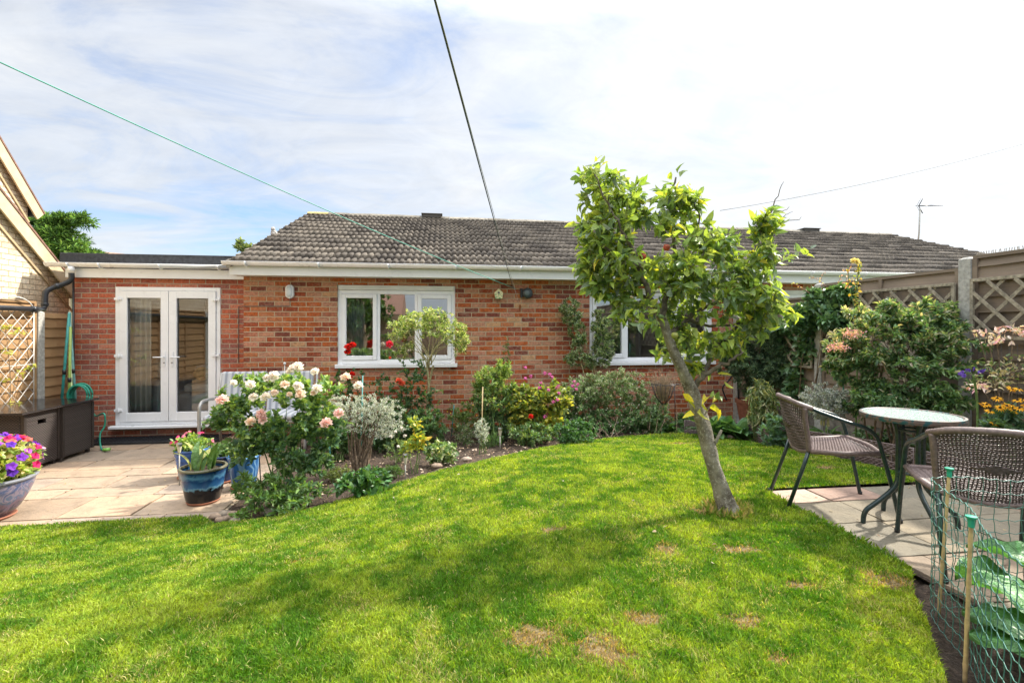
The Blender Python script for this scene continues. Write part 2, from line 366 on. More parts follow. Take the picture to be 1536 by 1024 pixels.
# boundary of the lawn (world xy), measured from the photo
edge_px = [(322, 788), (400, 781), (460, 768), (500, 757), (560, 740), (600, 727), (650, 712), (700, 700), (760, 686), (800, 677), (850, 668), (900, 661), (960, 655), (1020, 652), (1060, 654)]
bed_edge = [tuple(atG(*p)[:2]) for p in edge_px]
bed_edge = [tuple(p[:2]) for p in spline([(x, y, 0) for x, y in bed_edge], 5)]
lawn_poly = [(-6, 4.5), (-2.05, 4.56)]+bed_edge+[(3.55, 6.25), (3.72, 5.9), (3.76, 5.0), (3.8, 4.2), (3.86, 3.435), (2.40, 3.435), (2.36, 2.2), (2.14, 1.98), (2.0, 1.8), (1.86, 1.64), (1.74, 1.5), (1.42, 1.13), (.9, .4), (.6, -3.5), (-6, -3.5)]
far = [p for p in lawn_poly]
sheet('soil', -6.2, 5.6, -4, 8.3, .04, -.03, M_SOIL, None, .045)
k = NT('turf'); P = k.pos()
c = k.ramp(k.noise(P, 7, 6, .6).outputs[0], [(.3, (.05, .08, .01)), (.6, (.10, .14, .02)), (.8, (.18, .17, .05))])
c = k.mix(k.n('ShaderNodeAttribute', {'attribute_name': 'Col'}).outputs['Fac'], c, k.ramp(k.noise(P, 55, 6, .7).outputs[0], [(.3, (.08, .05, .025)), (.7, (.30, .20, .10))]))
k.pbsdf(Base_Color=c, Roughness=.95, Normal=k.bump(k.noise(P, 150, 4).outputs[0], 1., .01)); M_TURF = k.m
mound = lambda X, Y: inpoly(X, Y, lawn_poly)
# ---- grass blades
bare_px = [(908, 985, .10, .13), (1115, 938, .07, .05), (1000, 830, .07, .06), (1108, 830, .12, .05), (1205, 885, .07, .04), (965, 937, .08, .05), (1165, 1000, .05, .04), (1330, 880, .10, .10), (450, 848, .05, .03), (165, 858, .04, .02), (1290, 690, .1, .05), (1240, 705, .1, .06), (1020, 668, .2, .08), (830, 800, .08, .04), (800, 965, .12, .10), (1060, 770, .1, .06)]
bare = [(*tuple(atG(a, b)[:2]), r1, r2) for a, b, r1, r2 in bare_px]
def bareness(X, Y):
    v = np.zeros_like(X)
    for bx, by, r1, r2 in bare:
        d = np.sqrt(((X-bx)/r1)**2+((Y-by)/r2)**2)+.9*(vnoise(X, Y, 22, 5)-.5)
        v = np.maximum(v, .85*(1-ss(d+.5*(vnoise(X, Y, 60, 6)-.5), .25, 1.45)))
    return v
lw = sheet('lawn', -6.2, 4.2, -3.6, 6.8, .02, .022, M_TURF, mound, 0., lambda x, y: np.repeat(bareness(x, y)[:, None], 3, 1))
def grass():
    X = NR.uniform(-6, 4.1, 5200000); Y = NR.uniform(.2, 6.7, len(X)); Z = CS*Y+SN*X; XC = CS*X-SN*Y
    dn = np.clip((1.9/np.maximum(Z, .1))**1.75, 0, 1)
    ok = (Z > 1.25) & (np.abs(XC) < Z*1.09+.15) & (NR.uniform(size=len(X)) < dn*.72)
    X, Y, Z = X[ok], Y[ok], Z[ok]
    ok = inpoly(X, Y, lawn_poly); X, Y, Z = X[ok], Y[ok], Z[ok]
    br = bareness(X, Y); ok = NR.uniform(size=len(X)) > br*.75; X, Y, Z, br = X[ok], Y[ok], Z[ok], br[ok]
    N = len(X); tuft = vnoise(X, Y, 16, 1); big = vnoise(X, Y, 2.3, 2); mid = vnoise(X, Y, 6.5, 9)
    H = (.013+.015*tuft*NR.uniform(.4, 1.3, N)+.005*big)*(1-.5*br)
    tl = NR.uniform(size=N) < .03; H = np.where(tl, H*1.5, H)
    swirl = vnoise(X, Y, 9, 12)*12.0+NR.normal(0, 1.7, N)
    lean = NR.uniform(.15, 1.0, N)*H; dx = np.cos(swirl)*lean; dy = np.sin(swirl)*lean
    wd = np.clip(.0026+.0010*Z, .0036, .0085)*NR.uniform(.6, 1.2, N)
    a = NR.uniform(0, math.pi, N); wx = np.cos(a)*wd/2; wy = np.sin(a)*wd/2; z0 = g(X, Y)+.02
    B = np.stack([X, Y, z0], 1); Wv = np.stack([wx, wy, 0*wx], 1); D = np.stack([dx, dy, 0*dx], 1); U = np.zeros((N, 3)); U[:, 2] = H
    V = np.stack([B-Wv, B+Wv, B+D*.35+U*.6-Wv*.8, B+D*.35+U*.6+Wv*.8, B+D+U*.92], 1).reshape(-1, 3)
    T = (np.array([(0, 1, 3), (0, 3, 2), (2, 3, 4)])[None]+(np.arange(N)*5)[:, None, None]).reshape(-1, 3)
    c1 = np.array([.085, .205, .016]); c2 = np.array([.35, .435, .055]); c3 = np.array([.52, .47, .20]); c4 = np.array([.40, .29, .14])
    fine = vnoise(X, Y, 19, 31); t = np.clip(.42+1.0*(mid-.5)+.9*(fine-.5)+.5*(big-.5)+NR.normal(0, .2, N), 0, 1)[:, None]
    Cc = c1*(1-t)+c2*t
    dry = (NR.uniform(size=N) < .04+.22*ss(vnoise(X, Y, 3.4, 21)*vnoise(X, Y, 11, 22)*2, .65, 1.1))
    Cc[dry] = c3*NR.uniform(.6, 1.1, (dry.sum(), 1))
    bb = NR.uniform(size=N) < br*1.1; Cc[bb] = c4*NR.uniform(.6, 1.2, (bb.sum(), 1))
    Cc = Cc*NR.uniform(.5, 1.5, (N, 1))
    o = np_mesh('grass', V, T, m_leaf('grass_blade', .45, .6, .18, (1.4, 1.35, .3), cool=(1, 1, 1)), None, np.repeat(Cc, 5, 0), True)
    struct(tag(o, 'short green lawn grass with yellow and worn brown patches', 'grass'), 'stuff')
grass()
# ---- left stone patio
M_SLAB = None
k = NT('sandstone'); P = k.pos()
c = k.n('ShaderNodeAttribute', {'attribute_name': 'Col'}).outputs['Color']
c = k.mix(1, c, k.ramp(k.noise(P, 5, 7, .68, .5).outputs[0], [(.25, G3(.62)), (.5, G3(1)), (.75, (1.22, 1.18, 1.12))]), 'MULTIPLY')
c = k.mix(k.M('MULTIPLY', k.ramp(k.noise(P, 26, 6, .7).outputs[0], [(.52, G3(0)), (.7, G3(1))]), .5), c, (.15, .12, .085))
c = k.mix(k.M('MULTIPLY', k.ramp(k.noise(P, 90, 4, .7).outputs[0], [(.62, G3(0)), (.7, G3(1))]), .6), c, (.07, .06, .045))
hh = k.M('ADD', k.noise(P, 6, 5, .6, .6).outputs[0], k.M('MULTIPLY', k.noise(P, 60, 4).outputs[0], .25))
k.pbsdf(Base_Color=c, Roughness=.82, Normal=k.bump(hh, .6, .03)); M_SLAB = k.m
def slabs(name, x0, x1, y0, y1, depths, wids, z, cols, gap=.012, clip=None, seed=1, jit=.003):
    r = random.Random(seed); mb = MB(); y = y1; i = 0
    while y > y0+.02:
        d = depths[i % len(depths)]; i += 1; ya = max(y-d, y0); x = x1 + (0 if r.random() < .4 else 0); first = True
        while x > x0+.02:
            wdt = r.choice(wids)*(.6 if first and i % 2 else 1); first = False; xa = max(x-wdt, x0)
            if x-xa > .06:
                cc = r.choice(cols); f = r.uniform(.86, 1.12); dz = r.uniform(-jit, jit)
                px = [(xa+gap/2, ya+gap/2), (x-gap/2, ya+gap/2), (x-gap/2, y-gap/2), (xa+gap/2, y-gap/2)]
                pts = []
                for q in range(4):                      # riven, slightly uneven edges
                    a, b = px[q], px[(q+1) % 4]
                    for t in (0, .33, .66): pts.append((a[0]+(b[0]-a[0])*t+r.uniform(-.004, .004), a[1]+(b[1]-a[1])*t+r.uniform(-.004, .004)))
                mb.prism(pts, z-.04, z+dz, 0, tuple(v*f for v in cc))
            x = xa
        y = ya
    return mb
mb = slabs('patio', -9, -1.95, 4.42, 8.0, [.42, .3, .56, .42, .3], [.9, .6, .75, .45], .0, [(.32, .235, .16), (.36, .27, .19), (.28, .215, .155), (.36, .25, .165), (.31, .24, .185)], .016, seed=5)
struct(mb.build('patio', M_SLAB, None, .004, True))
mj = MB(); mj.add([(-9, 4.36, -.014), (-1.93, 4.36, -.014), (-1.93, 8.02, -.014), (-9, 8.02, -.014)], [(0, 1, 2, 3)])
struct(mj.build('patio_bedding', m_plain('joint_mortar', (.30, .24, .17), .95, .4, 20, bump=.6)))
mb = slabs('seating_patio', 2.4, 4.9, .2, 3.43, [.27, .36, .45, .45, .30], [.45, .36, .45, .6], .395, [(.20, .17, .12), (.235, .195, .135), (.18, .155, .11), (.25, .19, .135), (.175, .155, .115)], .009, seed=9)
for v in range(0): pass
# two pale replacement slabs at the far corner
mb.prism([(2.405, 3.165), (2.74, 3.165), (2.74, 3.425), (2.405, 3.425)], .36, .4005, 0, (.46, .34, .26))
mb.prism([(2.76, 3.165), (3.2, 3.165), (3.2, 3.425), (2.76, 3.425)], .36, .4005, 0, (.29, .19, .145))
struct(mb.build('seating_patio', M_SLAB, None, .003, True))
mj = MB(); mj.add([(2.38, .1, .378), (4.9, .1, .378), (4.9, 3.45, .378), (2.38, 3.45, .378)], [(0, 1, 2, 3)])
struct(mj.build('seating_patio_bedding', M_SOIL))

# ================================================================== BUNGALOW
FY, EY = 7.75, 8.03
bung = thing('bungalow', 'long red brick bungalow with dark tiled pitched roof, white windows and flat roofed extension', 'house', (4.4, FY, 0))
def wall_with_holes(mb, x0, x1, z0, z1, ya, yb, holes):
    xs = sorted({x0, x1, *[h[0] for h in holes], *[h[1] for h in holes]})
    for a, b in zip(xs, xs[1:]):
        hs = sorted([(h[2], h[3]) for h in holes if h[0] <= a+1e-6 and h[1] >= b-1e-6]); z = z0
        for lo, hi in hs:
            if lo > z: mb.box((a, ya, z), (b, yb, lo))
            z = hi
        if z1 > z: mb.box((a, ya, z), (b, yb, z1))
W1 = (-1.575, .195, 1.055, 2.285); W2 = (2.36, 4.50, 1.055, 2.285); W3 = (5.35, 7.3, 1.055, 2.285); W4 = (9.2, 10.8, 1.055, 2.285)
DR = (-4.78, -3.337, .165, 2.24)
mb = MB(); wall_with_holes(mb, -2.905, 11.72, -.2, 2.50, FY, FY+.26, [W1, W2, W3, W4]); mb.build('wall', W['brick'], bung)
mb = MB(); wall_with_holes(mb, -5.34, -2.907, -.2, 2.50, EY, EY+.26, [DR]); mb.build('extension_wall', W['brick_ext'], bung)
mb = MB()
mb.box((-5.34, EY+.262, -.2), (-5.1, 12, 2.5)); mb.build('side_wall', W['brick_side'], bung)
# gable triangles
for xa in (-2.90, 11.47):
    mb = MB(); mb.box((xa, FY+.262, -.2), (xa+.24, 15.4, 2.4995)); mb.add([(xa, 7.9, 2.5), (xa, 15.2, 2.5), (xa, 11.6, 4.0), (xa+.24, 7.9, 2.5), (xa+.24, 15.2, 2.5), (xa+.24, 11.6, 4.0)], [(0, 1, 2), (3, 5, 4), (0, 2, 5, 3), (1, 4, 5, 2), (0, 3, 4, 1)]); mb.build('gable_wall', W['brick_side'], bung)
mb = MB(); mb.box((-5.1, 11.4, 0), (-2.66, 11.6, 2.45)); mb.box((-2.66, 10.9, 0), (11.46, 11.1, 2.45)); mb.box((-5.09, 8.29, 2.44), (-2.92, 11.4, 2.49)); mb.box((-2.65, 8.02, 2.44), (11.45, 10.9, 2.49))
mb.box((-5.09, 8.04, .1), (-2.92, 11.4, .15)); mb.box((-2.65, 8.02, .1), (11.45, 10.9, .15)); mb.box((1.2, 8.02, .15), (1.3, 10.9, 2.43)); mb.box((4.9, 8.02, .15), (5.0, 10.9, 2.43)); mb.box((-5.09, 8.3, .15), (-5.05, 11.4, 2.43)); mb.box((-2.95, 8.3, .15), (-2.91, 11.4, 2.43))
mb.build('interior_partition', W['render_in'], bung)
# roof: interlocking tiles
RX0, RX1, EVY, EVZ, RGY = -2.97, 11.80, 7.40, 2.53, 11.61
def ridge_z(x): return 4.175-.10*(x-RX0)/(RX1-RX0)
def tiles():
    rows = 13; per = .1; n = int((RX1-RX0)/per); V = []; T = []; C = []
    prof = [(0, 0), (.26, 0), (.42, .034), (.80, .034), (.96, 0)]
    r = np.random.RandomState(3)
    for q in range(rows):
        t0, t1 = q/rows, (q+1.14)/rows
        xs = []; hs = []; tid = []
        tw = .3; nt = int((RX1-RX0)/tw)+2; off = (q % 2)*.15
        tj = r.normal(0, .005, nt+2); tc = r.uniform(0, 1, nt+2)
        for i in range(n):
            for u, h in prof: xs.append(RX0+(i+u)*per); hs.append(h)
        xs.append(RX1); hs.append(0); xs = np.array(xs); hs = np.array(hs)
        ti = ((xs-RX0+off)/tw).astype(int); hs = hs+tj[ti]
        rz = ridge_z(xs)
        def pt(t, lift): return np.stack([xs+0*t, np.full_like(xs, EVY+(RGY-EVY)*t)+r.normal(0, .003, len(xs)), EVZ+(rz-EVZ)*t+lift], 1)
        A = pt(t0, .056+hs); B = pt(min(t1, 1.0), .006+hs*.8); Lw = pt(t0+.004, 0*hs-.004)
        b = len(V); m = len(xs); V += list(A)+list(B)+list(Lw)
        i = np.arange(m-1)
        T += [np.stack([b+i, b+i+1, b+m+i+1], 1), np.stack([b+i, b+m+i+1, b+m+i], 1), np.stack([b+2*m+i, b+2*m+i+1, b+i+1], 1), np.stack([b+2*m+i, b+i+1, b+i], 1)]
        base = np.array([.165, .138, .108]); dk = np.array([.065, .053, .042])
        cc = dk[None]+(base-dk)[None]*tc[ti][:, None]; C += [cc, cc, cc*.6]
    return np.array(V), np.vstack(T), np.vstack(C)
V, T, C = tiles()
k = NT('roof_tile'); P = k.pos()
c = k.n('ShaderNodeAttribute', {'attribute_name': 'Col'}).outputs['Color']
c = k.mix(1, c, k.ramp(k.noise(P, 14, 6, .7).outputs[0], [(.3, G3(.55)), (.7, G3(1.35))]), 'MULTIPLY')
c = k.mix(k.ramp(k.noise(P, 2.4, 7, .75, .8).outputs[0], [(.52, G3(0)), (.72, G3(.75))]), c, (.055, .05, .04))
c = k.mix(k.ramp(k.noise(P, 32, 4, .6).outputs[0], [(.66, G3(0)), (.76, G3(.55))]), c, (.42, .40, .32))
k.pbsdf(Base_Color=c, Roughness=.92, Normal=k.bump(k.noise(P, 90, 4).outputs[0], .6, .006)); M_TILE = k.m
roof = np_mesh('roof', V, T, M_TILE, bung, C)
mb = MB()
mb.add([(RX0+.02, EVY+.05, EVZ-.02), (RX1-.02, EVY+.05, EVZ-.02), (RX1-.02, RGY, ridge_z(RX1)-.03), (RX0+.02, RGY, ridge_z(RX0)-.03), (RX0+.02, 15.8, EVZ-.02), (RX1-.02, 15.8, EVZ-.02)], [(0, 1, 2, 3), (3, 2, 5, 4)])
mb.build('roof_underlay', W['felt'], roof)
mb = MB(); xx = RX0-.02; i = 0; rr = random.Random(4)
while xx < RX1:
    x2 = min(xx+.45, RX1+.02); z1, z2 = ridge_z(xx)-.02+rr.uniform(-.006, .006), ridge_z(x2)-.02
    ring = [(-.13, -.03), (-.10, .04), (-.04, .085), (.04, .085), (.10, .04), (.13, -.03)]
    vs = [(xx, RGY+a, z1+b) for a, b in ring]+[(x2-.006, RGY+a, z2+b) for a, b in ring]
    f = rr.uniform(.7, 1.1); cc = (.26*f, .23*f, .18*f) if i else (.42, .33, .13)
    mb.add(vs, [(j, j+1, j+7, j+6) for j in range(5)]+[(5, 4, 3, 2, 1, 0), (6, 7, 8, 9, 10, 11)], 0, False, cc); xx = x2; i += 1
mb.build('ridge', M_TILE, roof, .004, True)
mb = MB()                                                # mortar and tile edge at the verges
for xa, xb in ((RX0-.035, RX0+.02), (RX1-.02, RX1+.035)):
    mb = MB()
    for q in range(13):
        t0, t1 = q/13, (q+1)/13; y0, y1 = EVY+(RGY-EVY)*t0, EVY+(RGY-EVY)*t1; zr = ridge_z(xa)
        z0, z1 = EVZ+(zr-EVZ)*t0, EVZ+(zr-EVZ)*t1
        mb.add([(xa, y0, z0-.05), (xb, y0, z0-.05), (xb, y1, z1-.05), (xa, y1, z1-.05), (xa, y0, z0+.056), (xb, y0, z0+.056), (xb, y1, z1+.012), (xa, y1, z1+.012)], [(0, 3, 2, 1), (4, 5, 6, 7), (0, 1, 5, 4), (1, 2, 6, 5), (2, 3, 7, 6), (3, 0, 4, 7)], 0, False, (.24, .21, .165))
    mb.build('verge', M_TILE, roof, 0, True)
for px, wd in ((648, .42), (1213, .42)):
    p = atY(px, 323, RGY); mb = MB(); mb.box((p.x-wd/2, RGY-.13, ridge_z(p.x)+.02), (p.x+wd/2, RGY+.13, ridge_z(p.x)+.09)); mb.box((p.x-wd/2-.03, RGY-.15, ridge_z(p.x)+.091), (p.x+wd/2+.03, RGY+.15, ridge_z(p.x)+.11))
    mb.build('ridge_vent', m_plain('vent_dark', (.10, .09, .08), .8), roof, .006)
# fascia, soffit, gutters
mb = MB(); mb.box((-3.0, 7.49, 2.385), (11.8, 7.515, 2.52)); mb.build('fascia', W['upvc'], bung, .004)
mb = MB(); mb.box((-2.98, 7.516, 2.39), (11.75, FY-.002, 2.402)); mb.build('soffit', W['upvc_old'], bung)
def gutter(mb, x0, x1, y, z, r=.058):
    n = 10; vs = []
    for x in (x0, x1):
        for rr_ in (r, r-.005):
            for j in range(n+1):
                t = math.pi*j/n; vs.append((x, y-rr_*math.cos(t), z-rr_*math.sin(t)*.95))
    m = n+1; fs = []
    for j in range(n): fs += [(j, 2*m+j, 2*m+j+1, j+1), (m+j, m+j+1, 3*m+j+1, 3*m+j), (j, j+1, m+j+1, m+j), (2*m+j, 3*m+j, 3*m+j+1, 2*m+j+1)]
    fs += [(0, m, 3*m, 2*m), (n, 2*m+n, 3*m+n, m+n), tuple(range(0, m)), tuple(range(3*m-1, 2*m-1, -1))]
    mb.add(vs, fs, 0, True)
    mb.tube([(x0, y-r, z), (x1, y-r, z)], .006, 6)
gm = MB(); gutter(gm, -3.06, 11.85, 7.43, 2.565); gt = gm.build('gutter', W['upvc'], bung)
gm = MB(); x = -2.75
while x < 11.7:
    gm = MB(); gm.tube([(x, 7.43-.064*math.cos(t*math.pi/8), 2.565-.062*math.sin(t*math.pi/8)) for t in range(9)], .012, 5); gm.build('gutter_clip', W['upvc'], gt); x += .98
mb = MB(); mb.box((-5.40, 7.955, 2.365), (-2.955, 7.98, 2.50)); mb.build('extension_fascia', W['upvc'], bung, .004)
mb = MB(); mb.box((-5.38, 7.982, 2.37), (-2.91, EY-.002, 2.385)); mb.build('extension_soffit', W['upvc_old'], bung)
gm = MB(); gutter(gm, -5.60, -3.0, 7.895, 2.56); gt = gm.build('extension_gutter', W['upvc'], bung)
gm = MB()
for x in (-5.3, -4.9, -4.1, -3.3):
    gm = MB(); gm.tube([(x, 7.895-.064*math.cos(t*math.pi/8), 2.56-.062*math.sin(t*math.pi/8)) for t in range(9)], .012, 5); gm.build('gutter_clip', W['upvc'], gt)
mb = MB(); mb.box((-5.50, 8.02, 2.52), (-2.975, 12.2, 2.70)); mb.box((-5.505, 8.0, 2.56), (-2.97, 8.035, 2.725)); mb.build('flat_roof', W['felt'], bung, .008)
# windows
M_GASK = m_plain('grey_gasket', (.12, .12, .13), .5)
def window(x0, x1, z0, z1, lights, head=.075):
    y = FY+.03; mb = MB(); f = .06
    mb.box((x0, y, z0), (x0+f, y+.07, z1)); mb.box((x1-f, y, z0), (x1, y+.07, z1)); mb.box((x0+f, y, z1-head-f), (x1-f, y+.07, z1-head)); mb.box((x0+f, y, z0+.03), (x1-f, y+.07, z0+.03+f))
    fr = mb.build('window', W['upvc'], bung, .004)
    mb = MB(); mb.box((x0+.01, y-.024, z1-head+.002), (x1-.01, y+.06, z1-.002)); mb.build('window_head', W['upvc_old'], fr, .004)
    ms = MB(); ms.box((x0-.03, FY-.055, z0-.03), (x1+.03, y-.002, z0+.028)); ms.build('sill', W['upvc'], fr, .006)
    bars = MB(); pan = MB(); sash = MB(); xs = x0+f
    tot = x1-x0-2*f; wsum = sum(l[0] for l in lights)
    for i, (wt, opening) in enumerate(lights):
        xe = xs+tot*wt/wsum; a, b = xs, xe
        bars = MB(); sash = MB()
        if i: bars.box((xs-.022, y-.001, z0+.03+f), (xs+.022, y+.069, z1-head-f)); a = xs+.022
        if i < len(lights)-1: b = xe-.022
        zl, zh = z0+.03+f, z1-head-f
        if opening:
            s = .062
            for q in (((a+.002, y-.018, zl+.002), (a+s, y+.05, zh-.002)), ((b-s, y-.018, zl+.002), (b-.002, y+.05, zh-.002)), ((a+s, y-.018, zh-s), (b-s, y+.05, zh-.002)), ((a+s, y-.018, zl+.002), (b-s, y+.05, zl+s))): sash.box(*q)
            a += s; b -= s; zl += s; zh -= s; sash.build('sash', W['upvc'], fr, .006)
        if i: bars.build('mullion', W['upvc'], fr, .004)
        pan.add([(a, y+.025, zl), (b, y+.025, zl), (b, y+.025, zh), (a, y+.025, zh)], [(0, 1, 2, 3)])
        xs = xe
    pan.build('pane', W['glass'], fr)
window(*W1, [(1, 1), (1.05, 0), (1, 1)]); window(*W2, [(1, 1), (1.5, 0), (1, 1)]); window(*W3, [(1, 1), (1, 0), (1, 1)]); window(*W4, [(1, 0), (1, 1)])
# french door
x0, x1, z0, z1 = DR; y = EY+.0
mb = MB(); f = .055
mb.box((x0, y-.012, z0+.03), (x0+f, y+.07, z1)); mb.box((x1-f, y-.012, z0+.03), (x1, y+.07, z1)); mb.box((x0+f, y-.012, z1-f), (x1-f, y+.07, z1)); mb.box((x0+f, y-.012, z0+.03), (x1-f, y+.07, z0+.075))
door = mb.build('french_door', W['upvc'], bung, .004)
mb = MB(); mb.box((x0-.05, y-.10, z0-.012), (x1+.05, y-.013, z0+.028)); mb.build('sill', W['upvc'], door, .006)
xm = (x0+x1)/2+.008; pan = MB()
for s, (a, b) in enumerate(((x0+f+.004, xm-.004), (xm+.004, x1-f-.004))):
    mb = MB(); zl, zh = z0+.08, z1-f-.004; r = .105
    mb.box((a, y-.03, zl), (a+r, y+.04, zh)); mb.box((b-r, y-.03, zl), (b, y+.04, zh)); mb.box((a+r, y-.03, zh-r), (b-r, y+.04, zh)); mb.box((a+r, y-.03, zl), (b-r, y+.04, zl+r*1.25))
    mb.build('door_leaf', W['upvc'], door, .005)
    zl += r*1.25; zh -= r; pan.add([(a+r, y+.01, zl), (b-r, y+.01, zl), (b-r, y+.01, zh), (a+r, y+.01, zh)], [(0, 1, 2, 3)])
    q = MB()
    for u in (a+r, b-r-.006): q.box((u, y-.002, zl), (u+.006, y+.004, zh))
    for u in (zl, zh-.006): q.box((a+r+.006, y-.002, u), (b-r-.006, y+.004, u+.006))
    q.build('gasket', M_GASK, door)
    hx = (b-.05) if s == 0 else (a+.05); h = MB(); h.box((hx-.014, y-.04, 1.06), (hx+.014, y-.0305, 1.28)); d = -1 if s == 0 else 1
    h.tube([(hx, y-.035, 1.2), (hx, y-.085, 1.2), (hx+d*.02, y-.09, 1.2), (hx+d*.13, y-.088, 1.2)], .010, 8)
    h.build('handle', W['upvc'], door, .003)
    kh = MB(); kh.tube([(hx, y-.0405, 1.115), (hx, y-.046, 1.115)], .009, 10); kh.build('keyhole', M_GASK, door)
    for hz in (2.06, 1.22, .42):
        h = MB(); ex = a if s == 0 else b; h.box((ex-.06 if s == 0 else ex-.045, y-.045, hz-.018), (ex+.045 if s == 0 else ex+.06, y-.0305, hz+.018)); h.tube([(ex-d*-.0, y-.048, hz-.03), (ex, y-.048, hz+.03)], .011, 8); h.build('hinge', W['upvc'], door, .003)
pan.build('pane', W['door_glass'], door)
# rainwater pipe of the extension corner, running on along the fence top
mb = MB(); bp = W['black_plastic']
p0 = (-5.27, 7.88, 2.50)
mb.tube(spline([(-5.27, 7.88, 2.42), (-5.27, 7.88, 2.33), (-5.32, 7.85, 2.27), (-5.43, 7.78, 2.2), (-5.48, 7.72, 2.13), (-5.48, 7.70, 2.0), (-5.48, 7.70, 1.95)], 5), .036, 12)
mb.tube(spline([(-5.48, 7.70, 1.96), (-5.48, 7.68, 1.90), (-5.46, 7.60, 1.885), (-5.33, 7.2, 1.88), (-5.33, 6.2, 1.87), (-5.33, 5.2, 1.86), (-5.33, 3.6, 1.85)], 4), .034, 12)
for p in ((-5.40, 7.80, 2.22), (-5.48, 7.70, 1.96)): mb.sphere(p, .044, 0, 12, 8)
for yy in (7.3, 6.45, 5.4): mb.tube([(-5.33, yy-.03, 1.88), (-5.33, yy+.03, 1.88)], .041, 12)
dp = mb.build('downpipe', bp, bung)
mb = MB(); mb.tube([(-5.27, 7.88, 2.51), (-5.27, 7.88, 2.44)], .042, 12); mb.build('gutter_outlet', W['upvc'], dp)

# ---- things fixed to the wall
p = atY(435, 437.5, FY)
t = thing('wall_light', 'small white oval bulkhead light on the brick wall left of the window', 'wall light', (p.x, FY, p.z))
def oval(mb, r, hh, y0, y1, n=24, m=0):
    vs = []
    for yy, s in ((y0, 1), (y1, .93), (y1-.008, .8)):
        for j in range(n):
            a = 2*math.pi*j/n; vs.append((r*s*math.cos(a), yy, (hh-r)*(1 if math.sin(a) > 0 else -1)*1.0+r*s*math.sin(a)))
    mb.add(vs, [(i*n+j, i*n+(j+1) % n, (i+1)*n+(j+1) % n, (i+1)*n+j) for i in range(2) for j in range(n)]+[tuple(range(2*n, 3*n))], m, True)
mb = MB(); oval(mb, .062, .105, 0, -.035); o = mb.build('lamp_base', W['upvc']); o.parent = t
mb = MB(); oval(mb, .045, .085, -.0, -.047); o = mb.build('lamp_cover', m_plain('frosted_cover', (.66, .70, .74), .35)); o.parent = t
mb = MB(); c = m_plain('grey_cable', (.16, .14, .13), .6)
mb.tube([(p.x, FY-.006, p.z-.10), (p.x, FY-.006, p.z-.215), (-2.9, FY-.006, p.z-.22)], .0045, 5)
mb.tube([(-2.92, FY-.004, p.z-.22), (-2.92, EY-.01, p.z-.22), (-3.08, EY-.006, p.z-.22), (-3.08, EY-.006, p.z-.62), (-3.08, EY-.006, 1.1)], .0045, 5)
tag(mb.build('cable', c), 'thin grey cable clipped to the brickwork beside the french door', 'cable')
p = atY(747, 441.5, FY)
t = thing('bird_box', 'small cream bird box with green leaf pattern hung high on the brick wall', 'bird box', (p.x, FY, p.z))
pent = [(-.055, -.075), (.055, -.075), (.07, .02), (0, .085), (-.07, .02)]
mb = MB(); mb.add([(a*.97, -.09, b*.97) for a, b in pent]+[(a*.97, -.003, b*.97) for a, b in pent], [(0, 1, 2, 3, 4), (9, 8, 7, 6, 5)]+[(i, i+5, (i+1) % 5+5, (i+1) % 5) for i in range(5)]); o = mb.build('box', m_plain('bird_box_red', (.42, .09, .04), .7)); o.parent = t
mb = MB(); mb.add([(a, -.104, b) for a, b in pent]+[(a, -.0905, b) for a, b in pent], [(0, 1, 2, 3, 4), (9, 8, 7, 6, 5)]+[(i, i+5, (i+1) % 5+5, (i+1) % 5) for i in range(5)])
kk = NT('bird_front'); ps = kk.obj(); s_ = kk.n('ShaderNodeSeparateXYZ', None, i0=ps)
c = kk.mix(kk.M('MULTIPLY', kk.M('LESS_THAN', s_.outputs[2], .0), kk.ramp(kk.noise(ps, 45, 3).outputs[0], [(.48, G3(0)), (.54, G3(1))])), (.68, .62, .36), (.16, .34, .17)); kk.pbsdf(Base_Color=c, Roughness=.7)
o = mb.build('front', kk.m, None, .003); o.parent = t
mb = MB(); mb.tube([(0, -.1045, .02), (0, -.1065, .02)], .017, 14); o = mb.build('entrance_hole', M_GASK); o.parent = t
p = atY(789, 440, FY); M_REEL = m_plain('reel_grey', (.05, .065, .07), .45, .1)
t = thing('clothes_line_reel', 'dark grey retractable washing line reel fixed high on the brick wall', 'line reel', (p.x, FY, p.z))
mb = MB(); n = 28; vs = []
for yy, s in ((-.02, .9), (-.035, 1), (-.075, 1), (-.10, .75)):
    for j in range(n):
        a = 2*math.pi*j/n; rr_ = .085*(1 if math.cos(a) > -.4 else .92); vs.append((rr_*s*math.cos(a)+.01, yy, rr_*s*math.sin(a)))
mb.add(vs, [(i*n+j, i*n+(j+1) % n, (i+1)*n+(j+1) % n, (i+1)*n+j) for i in range(3) for j in range(n)]+[tuple(range(n-1, -1, -1)), tuple(range(3*n, 4*n))], 0, True)
o = mb.build('housing', M_REEL); o.parent = t
mb = MB(); mb.box((-.095, -.05, -.07), (-.06, 0, .075)); mb.box((-.07, -.03, -.03), (.03, 0, .03)); o = mb.build('bracket', W['black_plastic'], None, .006); o.parent = t
mb = MB(); mb.tube([(0, -.1005, 0), (0, -.108, 0)], .04, 18); o = mb.build('cap', m_plain('reel_cap', (.12, .15, .15), .4), None, .003); o.parent = t
